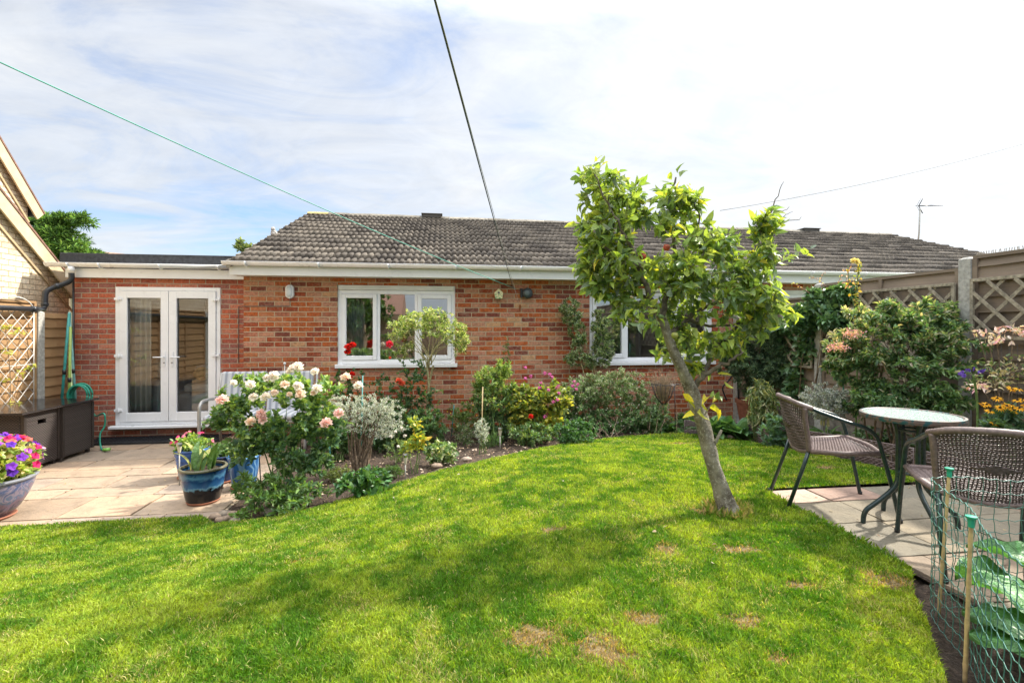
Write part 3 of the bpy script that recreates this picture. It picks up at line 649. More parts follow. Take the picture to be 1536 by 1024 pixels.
# lines
def sag(a, b, s, n=24): return [Vector(a).lerp(Vector(b), i/n)+Vector((0, 0, -s*4*(i/n)*(1-i/n))) for i in range(n+1)]
hook = atY(774, 433, FY-.06)
mb = MB(); mb.tube(sag(at(-60, 66, 2.9), hook, .05), .0042, 6); tag(mb.build('washing_line', m_plain('green_line', (.06, .36, .27), .45)), 'green washing line running from the wall hook to the upper left', 'washing line')
mb = MB(); h2 = atY(779, 457, FY-.07)
mb.tube(sag(at(640, -46, 1.35), atY(770, 433, FY-.07), .02), .0036, 6); tag(mb.build('washing_line', m_plain('dark_line', (.015, .035, .035), .45)), 'dark washing line rising steeply overhead from the reel', 'washing line')
mb = MB(); mb.tube(sag(at(641, -46, 1.352), h2, .02), .0018, 5); tag(mb.build('cord', m_plain('thin_cord', (.3, .3, .3), .6)), 'thin pale cord hanging beside the dark overhead line to the rusty bracket', 'cord')
mb = MB(); q = atY(780, 459, FY); mb.box((q.x-.012, FY-.02, q.z-.07), (q.x+.012, FY, q.z+.02)); mb.tube([(q.x, FY-.02, q.z), (q.x, FY-.07, q.z+.01)], .005, 6); tag(mb.build('bracket', m_plain('rusty', (.30, .10, .03), .9), None, .002), 'small rusty bracket on the wall under the line reel', 'bracket')
mb = MB(); mb.tube(sag(atY(1080, 316, 20), at(1640, 184, 24), .35), .012, 5); tag(mb.build('telephone_wire', m_plain('phone_wire', (.2, .2, .21), .6)), 'thin grey telephone wire across the sky above the right of the roof', 'wire')
# aerial
t = thing('tv_aerial', 'grey television aerial on a leaning pole at the right end of the roof', 'aerial', at(1379, 362, 14.0)); o0 = t.location.copy()
AP = lambda x, y, dz=0: at(x, y, 14.0+dz)
mb = MB(); mb.tube([AP(1376, 372), AP(1378.5, 350), AP(1380, 312)], .02, 8); mb.build('pole', W['concrete'], t)
mb = MB(); mb.tube([AP(1378, 309, -.2), AP(1405, 308.5, .3)], .012, 6)
for i in range(9): c = AP(1381+i*3, 309-.1*i); mb.tube([c-Vector((0.02, .2, .06)), c+Vector((.02, .2, .06))], .005, 4)
for s in (-1, 1): mb.tube([AP(1378, 309), AP(1384, 309+s*11)], .012, 5); mb.tube([AP(1375, 309), AP(1381, 309+s*11)], .006, 4)
mb.build('antenna', W['black_plastic'], t)
# pale object on the verge: collared dove
p = atX(412, 352, RX0-.01)
M_DOVE = m_plain('dove', (.42, .40, .38), .8, .15, 40)
mb = MB(); q = Vector((p.x, p.y, p.z)); mb.sphere(q+Vector((0, 0, .0)), .075, 0, 12, 8, (.8, 1.6, .95)); mb.sphere(q+Vector((.0, -.085, .085)), .038, 0, 10, 7); mb.tube([q+Vector((0, -.06, .02)), q+Vector((0, -.085, .075))], [.05, .03], 10); mb.tube([q+Vector((0, .08, -.01)), q+Vector((0, .2, -.03))], [.04, .02], 8); mb.tube([q+Vector((0, -.118, .085)), q+Vector((0, -.145, .078))], [.008, .002], 6)
for s in (-1, 1): mb.tube([q+Vector((s*.02, 0, -.05)), q+Vector((s*.02, 0, -.11))], .006, 5)
tag(mb.build('dove', M_DOVE), 'pale grey dove sitting on the sloping left edge of the roof', 'bird')
# grid mat at the door
mb = MB(); x0, x1, y0, y1 = -4.98, -3.2, 7.62, 7.98
for i in range(34): x = x0+(x1-x0)*i/33; mb.box((x-.006, y0, .006), (x+.006, y1, .024))
for i in range(8): yv = y0+(y1-y0)*i/7; mb.box((x0, yv-.006, .0055), (x1, yv+.006, .0225))
mb.box((x0-.03, y0-.03, .003), (x1+.03, y0-.008, .03)); mb.box((x0-.03, y1+.008, .003), (x1+.03, y1+.03, .03))
tag(mb.build('door_mat', W['black_plastic']), 'black open grid rubber mat on the patio below the french door', 'mat')
# ================================================================== NEIGHBOURING HOUSES
M_BARGE = m_plain('barge_board', (.58, .47, .30), .6, .12, 6); M_RTILE = m_plain('brown_roof_tile', (.24, .13, .09), .85, .3, 12, bump=.6, bscale=40)
nb = thing('cream_brick_house', 'cream brick house with steep gables and brown roof edge behind the left fence', 'house', (-8, 6, 0))
def gable(mb, x, xb, y0, y1, ze, ridge, zr, m=0):
    ym = ridge
    mb.add([(x, y0, -.1), (x, y1, -.1), (x, y1, ze), (x, ym, zr), (x, y0, ze), (xb, y0, -.1), (xb, y1, -.1), (xb, y1, ze), (xb, ym, zr), (xb, y0, ze)],
           [(0, 1, 2, 3, 4), (9, 8, 7, 6, 5), (0, 5, 6, 1), (1, 6, 7, 2), (2, 7, 8, 3), (3, 8, 9, 4), (4, 9, 5, 0)], m)
mb = MB(); gable(mb, -5.8, -6.98, 1.2, 8.62, 2.22, 4.91, 5.34); mb.build('gable_wall', W['cream_brick'], nb)
mb = MB(); gable(mb, -7.0, -14, -3, 9.47, 3.77, 5.4, 8.42); mb.build('main_wall', W['cream_brick'], nb)
def slope(name, x, xb, ya, za, yb, zb, over=.28, bar=.15):
    d = Vector((0, yb-ya, zb-za)).normalized(); n = Vector((0, -d.z, d.y)); n = n if n.z > 0 else -n
    A = Vector((0, ya, za))-d*over; B = Vector((0, yb, zb)); mb = MB()
    def quad(x1, x2, lo, hi):
        vs = [(x_, q.y+n.y*h, q.z+n.z*h) for x_ in (x1, x2) for q in (A, B) for h in (lo, hi)]
        mb.add(vs, [(0, 2, 3, 1), (4, 5, 7, 6), (0, 1, 5, 4), (2, 6, 7, 3), (0, 4, 6, 2), (1, 3, 7, 5)])
    quad(x+.10, xb, .05, .075); o = mb.build(name, M_RTILE, nb)
    mb = MB(); quad(x+.065, x+.09, -.13, .048); mb.build('barge_board', M_BARGE, nb)
    mb = MB(); quad(x+.002, x+.02, -.25, -.22); mb.build('gable_moulding', m_plain('tan_moulding', (.50, .38, .22), .8), nb)
slope('roof', -5.8, -7, 8.62, 2.25, 4.91, 5.37); slope('roof', -5.8, -7, 1.2, 2.25, 4.91, 5.37)
slope('main_roof', -7, -14, 9.47, 3.80, 5.4, 8.45); slope('main_roof', -7, -14, -3, 3.80, 5.4, 8.45, 1.0)
mb = MB(); mb.box((-13, 9.5, 3.54), (-6.93, 9.62, 3.65)); mb.build('gutter', W['black_plastic'], nb, .02)
p = at(150, 382, 34)
nb2 = thing('distant_house', 'far house of which only a brown tiled roof shows beyond the flat roof', 'house', (p.x-2, p.y+3, 0))
mb = MB(); a = at(75, 370, 36); b = at(196, 381.5, 34); e = .8
for (u, v, zz) in ((a, b, 0),):
    mb.add([(u.x, u.y, u.z), (v.x, v.y, v.z), (v.x+1.5, v.y-4, v.z-2), (u.x-1, u.y-4, u.z-2), (v.x+1.5, v.y+5, v.z-2), (u.x-1, u.y+5, u.z-2)], [(0, 3, 2, 1), (0, 1, 4, 5), (1, 2, 4), (0, 5, 3), (2, 3, 5, 4)])
mb.build('roof', m_plain('far_tile', (.42, .25, .16), .85, .2, 4), nb2)
mb = MB(); mb.box((a.x-.5, a.y-3.2, -.1), (b.x+1, b.y+4, b.z-1.98)); mb.build('wall', W['cream_brick'], nb2)

# ================================================================== FENCES
WD_L = m_wood('fence_wood_left', 1, .135, (.22, .12, .05), (.46, .28, .13), -.015); WD_R = m_wood('fence_wood_right', 1, .14, (.07, .052, .038), (.31, .24, .175), .05); WD_F = m_wood('fence_wood_back', 0, .12, (.18, .12, .08), (.3, .2, .13))
M_GRAV = m_plain('gravel_board_concrete', (.20, .18, .15), .95, .4, 14, bump=.6); M_LAT = m_plain('weathered_lattice', (.33, .29, .215), .85, .3, 30, bump=.4, bscale=80)
def boards(mb, X, face, y0, y1, z0, z1, pitch=.135, seed=1):
    """overlapping horizontal boards, each leaning over the one below"""
    r = random.Random(seed); z = z0
    while z < z1-.02:
        zt = min(z+pitch+.02, z1); o = face
        vs = []
        n = 8
        for i in range(n+1):
            y = y0+(y1-y0)*i/n; wv = r.uniform(-.003, .003)
            vs += [(X+o*(.030+wv), y, z+r.uniform(-.003, .003)), (X+o*.006, y, zt), (X+o*.004, y, z), (X-o*.003, y, zt)]
        fs = []
        for i in range(n):
            b = 4*i; fs += [(b, b+4, b+5, b+1), (b, b+2, b+6, b+4), (b+2, b+3, b+7, b+6), (b+1, b+5, b+7, b+3)]
        fs += [(0, 1, 3, 2), (4*n, 4*n+2, 4*n+3, 4*n+1)]
        mb.add(vs, fs); z += pitch
def fence(name, label, X, face, posts, tops, z0, wood, seed, post_tops, pitch=.135):
    t = thing(name, label, 'fence', (X, posts[0], 0))
    for i, (ya, yb) in enumerate(zip(posts, posts[1:])):
        lo, hi = min(ya, yb)+.058, max(ya, yb)-.058; zt = tops[i]
        mb = MB(); boards(mb, X, face, lo, hi, z0+.15, zt-.02, pitch, seed+i)
        for yy in (lo+.02, (lo+hi)/2, hi-.02): mb.box((X+face*.024-.014, yy-.02, z0+.15), (X+face*.024+.014, yy+.02, zt-.021))
        mb.box((X-.03, lo, zt-.019), (X+.035, hi, zt+.01)); mb.build('fence_panel', wood, t)
        mb = MB(); mb.box((X-.022, lo, z0-.15), (X+.022, hi, z0+.148)); mb.build('gravel_board', M_GRAV, t)
    for yy, zt in zip(posts, post_tops):
        mb = MB(); mb.box((X-.055, yy-.055, -.1), (X+.055, yy+.055, zt-.02)); mb.add([(X-.055, yy-.055, zt-.0199), (X+.055, yy-.055, zt-.0199), (X+.055, yy+.055, zt-.0199), (X-.055, yy+.055, zt-.0199), (X-.03, yy-.03, zt), (X+.03, yy-.03, zt), (X+.03, yy+.03, zt), (X-.03, yy+.03, zt)], [(0, 1, 5, 4), (1, 2, 6, 5), (2, 3, 7, 6), (3, 0, 4, 7), (4, 5, 6, 7)])
        mb.build('post', W['concrete'], t, .006)
    return t
fl = fence('garden_fence', 'brown overlap board fence with concrete posts along the left of the patio', -5.43, 1, [7.50, 5.67, 3.84, 2.01, .18, -1.65, -3.48], [1.98, 2.0, 2.0, 2.0, 2.0, 2.0], .0, WD_L, 1, [1.86, 1.95, 2, 2, 2, 2, 2])
mb = MB(); boards(mb, -5.43, 1, 7.56, 8.02, .15, 1.84); mb.build('fence_panel', WD_L, fl)
frt = fence('garden_fence', 'weathered grey brown board fence with concrete posts along the right side', 4.87, -1, [7.62, 5.79, 3.97, 2.15, .33, -1.5, -3.3], [2.04, 2.19, 2.285, 2.3, 2.3, 2.3], .36, WD_R, 9, [2.19, 2.21, 2.29, 2.35, 2.35, 2.35, 2.35], .14)
mb = MB(); rr = random.Random(8)
for i in range(150): y = 3.9-i*.02; mb.beam((4.87+rr.uniform(-.01, .01), y, 2.296), (4.87+rr.uniform(-.012, .012), y, 2.328), .004, .004, 0, (0, 1, 0))
mb.box((4.855, .4, 2.296), (4.885, 3.91, 2.3)); mb.build('spike_strip', m_plain('spikes', (.30, .26, .2), .7), frt)
def lattice(label, X, ya, yb, z0, z1, step=.215):
    t = thing('trellis', label, 'trellis', (X, ya, z0), 'timber trellis panels on the right fence')
    mb = MB(); mb.box((X-.012, ya, z1-.028), (X+.012, yb, z1)); mb.box((X-.012, ya, z0), (X+.012, yb, z0+.028)); mb.box((X-.012, ya, z0+.0285), (X+.012, ya+.028, z1-.0285)); mb.box((X-.012, yb-.028, z0+.0285), (X+.012, yb, z1-.0285))
    mb.build('frame', M_LAT, t, .002); H = z1-z0-.06; a0, b0, zl = ya+.028, yb-.028, z0+.03; mb = MB()
    for s, off in ((1, -.009), (-1, .006)):
        c = -H
        while c < (b0-a0)+H:
            # line y = c + s*h  for h in 0..H , clipped to the frame
            hs = [h for h in ((a0-a0-c)/s, (b0-a0-c)/s)]; lo, hi = max(0, min(hs)), min(H, max(hs))
            if hi-lo > .04: mb.beam((X+off, a0+c+s*lo, zl+lo), (X+off, a0+c+s*hi, zl+hi), .007, .029, 0, (0, -s*.7, .7))
            c += step
    mb.build('slats', M_LAT, t)
lattice('weathered diamond trellis on the fence left of the tall concrete post', 4.80, 4.04, 5.72, 1.22, 2.06)
lattice('weathered diamond trellis on the fence right of the tall concrete post', 4.80, 2.22, 3.90, 1.53, 2.08)
lattice('diamond trellis mostly hidden under the climber near the house', 4.80, 5.86, 7.2, 1.10, 1.92)
mb = MB()                                                # wire mesh on the near panel
for i in range(14): y = 3.88-i*.06; mb.tube([(4.79, y, .6), (4.79, y, 1.5)], .0014, 4)
for i in range(12): z = .62+i*.075; mb.tube([(4.79, 3.88, z), (4.79, 2.3, z)], .0014, 4)
tag(mb.build('wire_mesh', W['black_plastic']), 'fine dark wire mesh on the lower fence boards at far right', 'mesh')
# behind the camera (seen in the window panes only)
t = thing('garden_fence', 'brown board fence across the bottom of the garden', 'fence', (0, -5.2, 0))
for i in range(7):
    mb = MB(); x = -5.8+i*1.6; mb.box((x, -5.22, .4), (x+1.55, -5.19, 2.2)); mb.build('fence_panel', WD_F, t)
t = thing('garden_house', 'brown roofed house beyond the bottom of the garden', 'house', (-5, -17, 0))
mb = MB(); mb.box((-8, -21, -.1), (-2.9, -17, 2.4)); mb.build('wall', W['brick'], t)
mb = MB(); mb.add([(-8.3, -16.7, 2.4), (-2.6, -16.7, 2.4), (-2.6, -21.3, 2.4), (-8.3, -21.3, 2.4), (-8.3, -19, 4.2), (-2.6, -19, 4.2)], [(0, 1, 5, 4), (2, 3, 4, 5), (0, 4, 3), (1, 2, 5), (0, 3, 2, 1)]); mb.build('roof', M_RTILE, t)

# white metal trellis with a climber
t = thing('metal_trellis', 'white metal arched trellis leaning on the fence behind the rattan boxes', 'trellis', (-5.36, 6.9, .6)); mb = MB(); X = -5.355; M_WM = m_plain('white_wire', (.72, .68, .62), .5)
ya, yb, z0, z1 = 6.72, 7.34, .45, 1.86; ym = (ya+yb)/2
for yy in (ya, yb): mb.tube([(X, yy, z0), (X, yy, z1)], .007, 6)
mb.tube([(X, ym-(yb-ya)/2*math.cos(a*math.pi/14), z1+.17*math.sin(a*math.pi/14)) for a in range(15)], .007, 6)
for zz in (z0+.1, (z0+z1)/2, z1): mb.tube([(X, ya, zz), (X, yb, zz)], .005, 5)
mb.build('frame', M_WM, t); mb = MB(); Hh = z1-z0-.1; c = -Hh
while c < .62:
    for s in (1, -1):
        lo, hi = ((max(0, -c), min(Hh, .62-c)) if s == 1 else (max(0, c+Hh-.62), min(Hh, c+Hh)))
        if hi-lo > .05:
            y0_, y1_ = (ya+c+lo, ya+c+hi) if s == 1 else (ya+c+Hh-lo, ya+c+Hh-hi)
            if min(y0_, y1_) >= ya-.01 and max(y0_, y1_) <= yb+.01: mb.tube([(X, y0_, z0+.1+lo), (X, y1_, z0+.1+hi)], .0045, 5)
    c += .17
mb.build('lattice', M_WM, t)

# ================================================================== PATIO FURNITURE
k = NT('rattan_weave'); P = k.pos(); s_ = k.n('ShaderNodeSeparateXYZ', None, i0=P)
hz = k.M('ADD', s_.outputs[0], s_.outputs[1]); su = k.M('SINE', k.M('MULTIPLY', hz, 2*math.pi/.034)); rowi = k.M('FLOOR', k.M('DIVIDE', s_.outputs[2], .015))
fv = k.M('SINE', k.M('MULTIPLY', k.M('FRACT', k.M('DIVIDE', s_.outputs[2], .015)), math.pi)); alt = k.M('SUBTRACT', k.M('MULTIPLY', k.M('FLOORED_MODULO', rowi, 2.0), 2.0), 1.0)
hgt = k.M('ADD', k.M('MULTIPLY', k.M('MULTIPLY', su, alt), .5), fv)
wn = k.n('ShaderNodeTexWhiteNoise', {'noise_dimensions': '1D'}, W=rowi).outputs[0]
c = k.ramp(hgt, [(.0, (.006, .004, .003)), (.55, (.03, .022, .019)), (1, (.085, .066, .058))])
c = k.mix(1, c, k.ramp(wn, [(0, G3(.8)), (1, G3(1.25))]), 'MULTIPLY')
k.pbsdf(Base_Color=c, Roughness=.45, Normal=k.bump(hgt, .9, .004)); M_RAT = k.m
M_RATR = m_plain('rattan_rim', (.035, .026, .022), .45, .3, 60, bump=.6, bscale=200)
def cube_box(label, y0, y1, x0, x1, z1, slot):
    t = thing('storage_box', label, 'storage box', ((x0+x1)/2, (y0+y1)/2, 0), 'rattan boxes on the patio'); mb = MB()
    w_ = .04; z0 = .05
    mb.box((x1-w_, y0, z0), (x1, y1, z1)) if not slot else [mb.box(*q) for q in (((x1-w_, y0, z0), (x1, y1, z1-.15)), ((x1-w_, y0, z1-.10), (x1, y1, z1)), ((x1-w_, y0, z1-.15), (x1, (y0+y1)/2-.06, z1-.10)), ((x1-w_, (y0+y1)/2+.06, z1-.15), (x1, y1, z1-.10)))]
    mb.box((x0, y0, z0), (x1-w_, y0+w_, z1)); mb.box((x0, y1-w_, z0), (x1-w_, y1, z1)); mb.box((x0, y0+w_, z0), (x0+w_, y1-w_, z1)); mb.box((x0+w_, y0+w_, z0), (x1-w_, y1-w_, .38))
    mb.build('body', M_RAT, t, .006)
    mb = MB(); e = .012
    for (a, b) in (((x1-.025, y0-e), (x1+e, y0+.025)), ((x1-.025, y1-.025), (x1+e, y1+e)), ((x0-e, y0-e), (x0+.025, y0+.025))): mb.box((*a, z0), (*b, z1-.0005)); mb.build('corner_trim', M_RATR, t, .004); mb = MB()
    for fx, fy in ((x0+.04, y0+.04), (x1-.04, y0+.04), (x0+.04, y1-.04), (x1-.04, y1-.04)):
        mb = MB(); mb.box((fx-.02, fy-.02, .0), (fx+.02, fy+.02, z0-.0005)); mb.build('foot', M_RATR, t)
cube_box('near rattan box with a slot handle in its lit side', 6.20, 6.705, -5.30, -4.62, .67, True)
cube_box('plain sided rattan box next to the slotted one, nearer the house', 6.735, 7.26, -5.30, -4.60, .665, False)
t = thing('rattan_table', 'square rattan table whose thin top lies over the two rattan boxes', 'table', (-5.0, 6.72, .72)); mb = MB()
mb.box((-5.36, 6.10, .675), (-4.56, 7.33, .69)); mb.build('tabletop', M_RATR, t, .004); mb = MB(); mb.box((-5.36, 6.10, .6905), (-4.56, 7.33, .698)); mb.build('glass_top', m_plain('dark_glass', (.012, .012, .014), .12), t, .002)
mb = MB(); mb.box((-5.02, 6.708, .0), (-4.6, 6.731, .684)); mb.build('leg', M_RATR, t)
# garden poles leaning in the corner
def pole(label, a, b, r, col, grp='long poles leaning in the left corner'):
    t = thing('garden_pole', label, 'pole', b, grp); mb = MB(); mb.tube([a, b], r, 10); mb.build('pole', m_plain('pole_paint', col, .4, .15, 20), t)
    m = Vector(a).lerp(Vector(b), .45); mb = MB(); mb.tube([m+Vector((0, 0, .03)), m-Vector((0, 0, .03))], r*1.35, 10); mb.build('clamp', W['black_plastic'], t)
PO = lambda x, y, Z=6.95: tuple(at(x, y, Z))
pole('teal pole, leftmost of the leaning ones, under the black pipe', PO(104, 470), (PO(87, 640)[0], PO(87, 640)[1], 0), .017, (.04, .30, .27))
pole('lime green pole between the two teal ones in the corner', PO(106, 490, 6.9), (PO(102, 640, 6.9)[0], PO(102, 640, 6.9)[1], 0), .016, (.30, .42, .09))
pole('pale teal pole leaning right, nearest the brick corner', PO(104, 468, 7.0), (PO(118, 640, 7.0)[0], PO(118, 640, 7.0)[1], 0), .015, (.18, .42, .40))
mb = MB(); mb.tube([PO(110, 420, 7.15), PO(111, 660, 7.15)], .014, 8); tag(mb.build('ground_rod', W['black_plastic']), 'black upright rod beside the brick corner of the extension', 'rod')
hb = at(127, 600, 6.95)
t = thing('hose_reel', 'coiled green garden hose hanging behind the rattan boxes', 'hose', (hb.x, hb.y, .7)); M_HOSE = m_plain('hose_green', (.02, .27, .18), .4, .15, 20)
for i in range(7):
    mb = MB() if i == 0 else mb; rr_ = .12+.010*(i % 3)
    c = Vector((hb.x, hb.y-.03-.018*i, .70-.012*(i % 2))); mb.tube([c+Vector((rr_*math.cos(a*math.pi/12), 0, rr_*1.15*math.sin(a*math.pi/12))) for a in range(25)], .011, 7)
mb.tube(spline([(hb.x+.12, hb.y-.1, .68), (hb.x+.2, hb.y-.12, .42), at(156, 620, 6.7), at(157, 638, 6.7), at(150, 652, 6.65), tuple(at(152, 661, 6.6)[:2])+(.02,), tuple(at(160, 662, 6.5)[:2])+(.02,)], 6), .011, 8)
mb.build('hose', M_HOSE, t); mb = MB(); q = at(161, 656, 6.5); mb.tube([(q.x-.05, q.y, .03), (q.x+.03, q.y, .035)], .02, 10); mb.build('nozzle', m_plain('lime_plastic', (.25, .55, .1), .4), t)

# striped bench
k = NT('striped_cushion'); s_ = k.n('ShaderNodeSeparateXYZ', None, i0=k.pos())
st = k.M('FRACT', k.M('DIVIDE', s_.outputs[0], .085)); st2 = k.M('FRACT', k.M('DIVIDE', s_.outputs[0], .0425))
c = k.mix(k.M('LESS_THAN', st, .42), (.50, .51, .53), (.27, .29, .33)); c = k.mix(k.M('LESS_THAN', st2, .12), c, (.38, .40, .44))
k.pbsdf(Base_Color=c, Roughness=.9); M_STR = k.m; M_ALU = m_plain('grey_bench_frame', (.36, .35, .33), .4, .08, 10, metal=.3)
bx, by = -2.42, 7.05; bz = 0.03
t = thing('garden_bench', 'grey framed garden bench with striped grey and white cushions behind the pale rose', 'bench', (bx, by, bz))
for s in (-1, 1):
    x = bx+s*.64; mb = MB(); mb.tube(spline([(x, by-.30, bz), (x, by-.30, bz+.5), (x, by-.27, bz+.62), (x, by-.16, bz+.66), (x, by+.2, bz+.64), (x, by+.27, bz+.60)], 5), .02, 10); mb.build('arm_frame', M_ALU, t)
    mb = MB(); mb.tube([(x, by+.34, bz), (x, by+.22, bz+.42), (x, by+.34, bz+.98)], .018, 8); mb.build('leg', M_ALU, t)
mb = MB(); mb.box((bx-.62, by-.28, bz+.37), (bx+.62, by+.22, bz+.40)); mb.build('seat', M_ALU, t, .006)
for i in (0, 1):
    x0_ = bx-.61+i*.615; mb = MB(); mb.box((x0_, by-.29, bz+.405), (x0_+.6, by+.2, bz+.48)); mb.build('seat_cushion', M_STR, t, .03)
    mb = MB(); mb.box((x0_, by+.2, bz+.45), (x0_+.6, by+.28, bz+1.0), 0, None, 0, (-.2, 0)); mb.build('back_cushion', M_STR, t, .03)

# ---- interior pieces
M_SOFA = m_plain('sofa_grey', (.66, .69, .72), .9, .12, 8, bump=.3, bscale=120)
t = thing('sofa', 'grey corner sofa seen through the french door', 'sofa', (-4.1, 9.1, .15))
mb = MB(); mb.box((-4.72, 8.36, .2), (-4.35, 9.5, .82)); mb.build('armrest', M_SOFA, t, .05)
mb = MB(); mb.box((-4.33, 8.42, .2), (-3.0, 9.35, .60)); mb.build('seat', M_SOFA, t, .06)
mb = MB(); mb.box((-4.33, 9.36, .2), (-3.0, 9.6, .98)); mb.build('backrest', M_SOFA, t, .06)
mb = MB(); mb.box((-4.1, 8.5, .605), (-3.35, 9.3, .74)); mb.build('seat_cushion', M_SOFA, t, .05)
mb = MB(); mb.sphere((-4.42, 8.55, .98), .20, 0, 16, 10, (1, .38, .85)); tag(mb.build('cushion', m_plain('pale_blue_cloth', (.45, .66, .74), .9, .35, 14)), 'pale blue patterned cushion propped on the sofa arm indoors', 'cushion')
mb = MB(); mb.sphere((-3.92, 8.75, .88), .14, 0, 16, 10, (1, .45, .8)); tag(mb.build('cushion', m_plain('tan_cloth', (.6, .4, .18), .9, .35, 14)), 'small tan cushion lying on the sofa seat indoors', 'cushion')
def curtain(label, x0, x1, y, z0, z1, col=(.62, .64, .64)):
    n = 40; vs = []
    for i in range(n+1):
        u = i/n; x = x0+(x1-x0)*u
        for zz, a in ((z1, .7), (.5*(z0+z1), 1), (z0, 1.2)): vs.append((x, y+.028*a*math.sin(u*(x1-x0)*85)+.01*math.sin(u*31), zz))
    fs = [(3*i+j, 3*i+3+j, 3*i+4+j, 3*i+1+j) for i in range(n) for j in (0, 1)]
    mb = MB(); mb.add(vs, fs, 0, True); o = mb.build('curtain', M_CURT); m = o.modifiers.new('thick', 'SOLIDIFY'); m.thickness = .003
    tag(o, label, 'curtain')
M_CURT = m_plain('curtain_cloth', (.66, .68, .68), .9, .1, 6)
curtain('pale curtain hanging inside the left leaf of the french door', -4.72, -4.38, 8.2, .2, 2.3)
curtain('pale curtain inside the left light of the main window', -1.6, -1.22, 8.1, .95, 2.3)
curtain('pale curtain at the right inside the main window', .02, .24, 8.1, .95, 2.3)
curtain('pale curtain inside the window behind the apple tree', 2.35, 2.66, 8.1, .95, 2.3)
tp = Vector((-3.30, 9.95, .15))
t = thing('indoor_pot', 'teal pot with a green house plant on a dark stand indoors', 'plant pot', tp)
mb = MB(); mb.lathe([(.001, 0), (.11, 0), (.15, .2), (.16, .24), (.13, .24), (.12, .1)], (tp.x, tp.y, 1.05), 20); mb.build('pot', m_plain('teal_glaze', (.03, .36, .38), .25), t)
mb = MB(); mb.box((tp.x-.2, tp.y-.15, .15), (tp.x+.2, tp.y+.15, 1.045)); mb.build('stand', m_plain('dark_wood', (.03, .02, .016), .5), t, .01)
A = nrm(NR.normal(size=(60, 3))+np.array([0, 0, 1.2])); V, T, C = leaf_arrays(np.array([[tp.x, tp.y, 1.32]])+A*NR.uniform(0, .16, (60, 1)), A, NR.uniform(.08, .15, 60), .5, pal(60, [(.06, .14, .03)]))
np_mesh('foliage', V, T, W['leaf'], t, C)

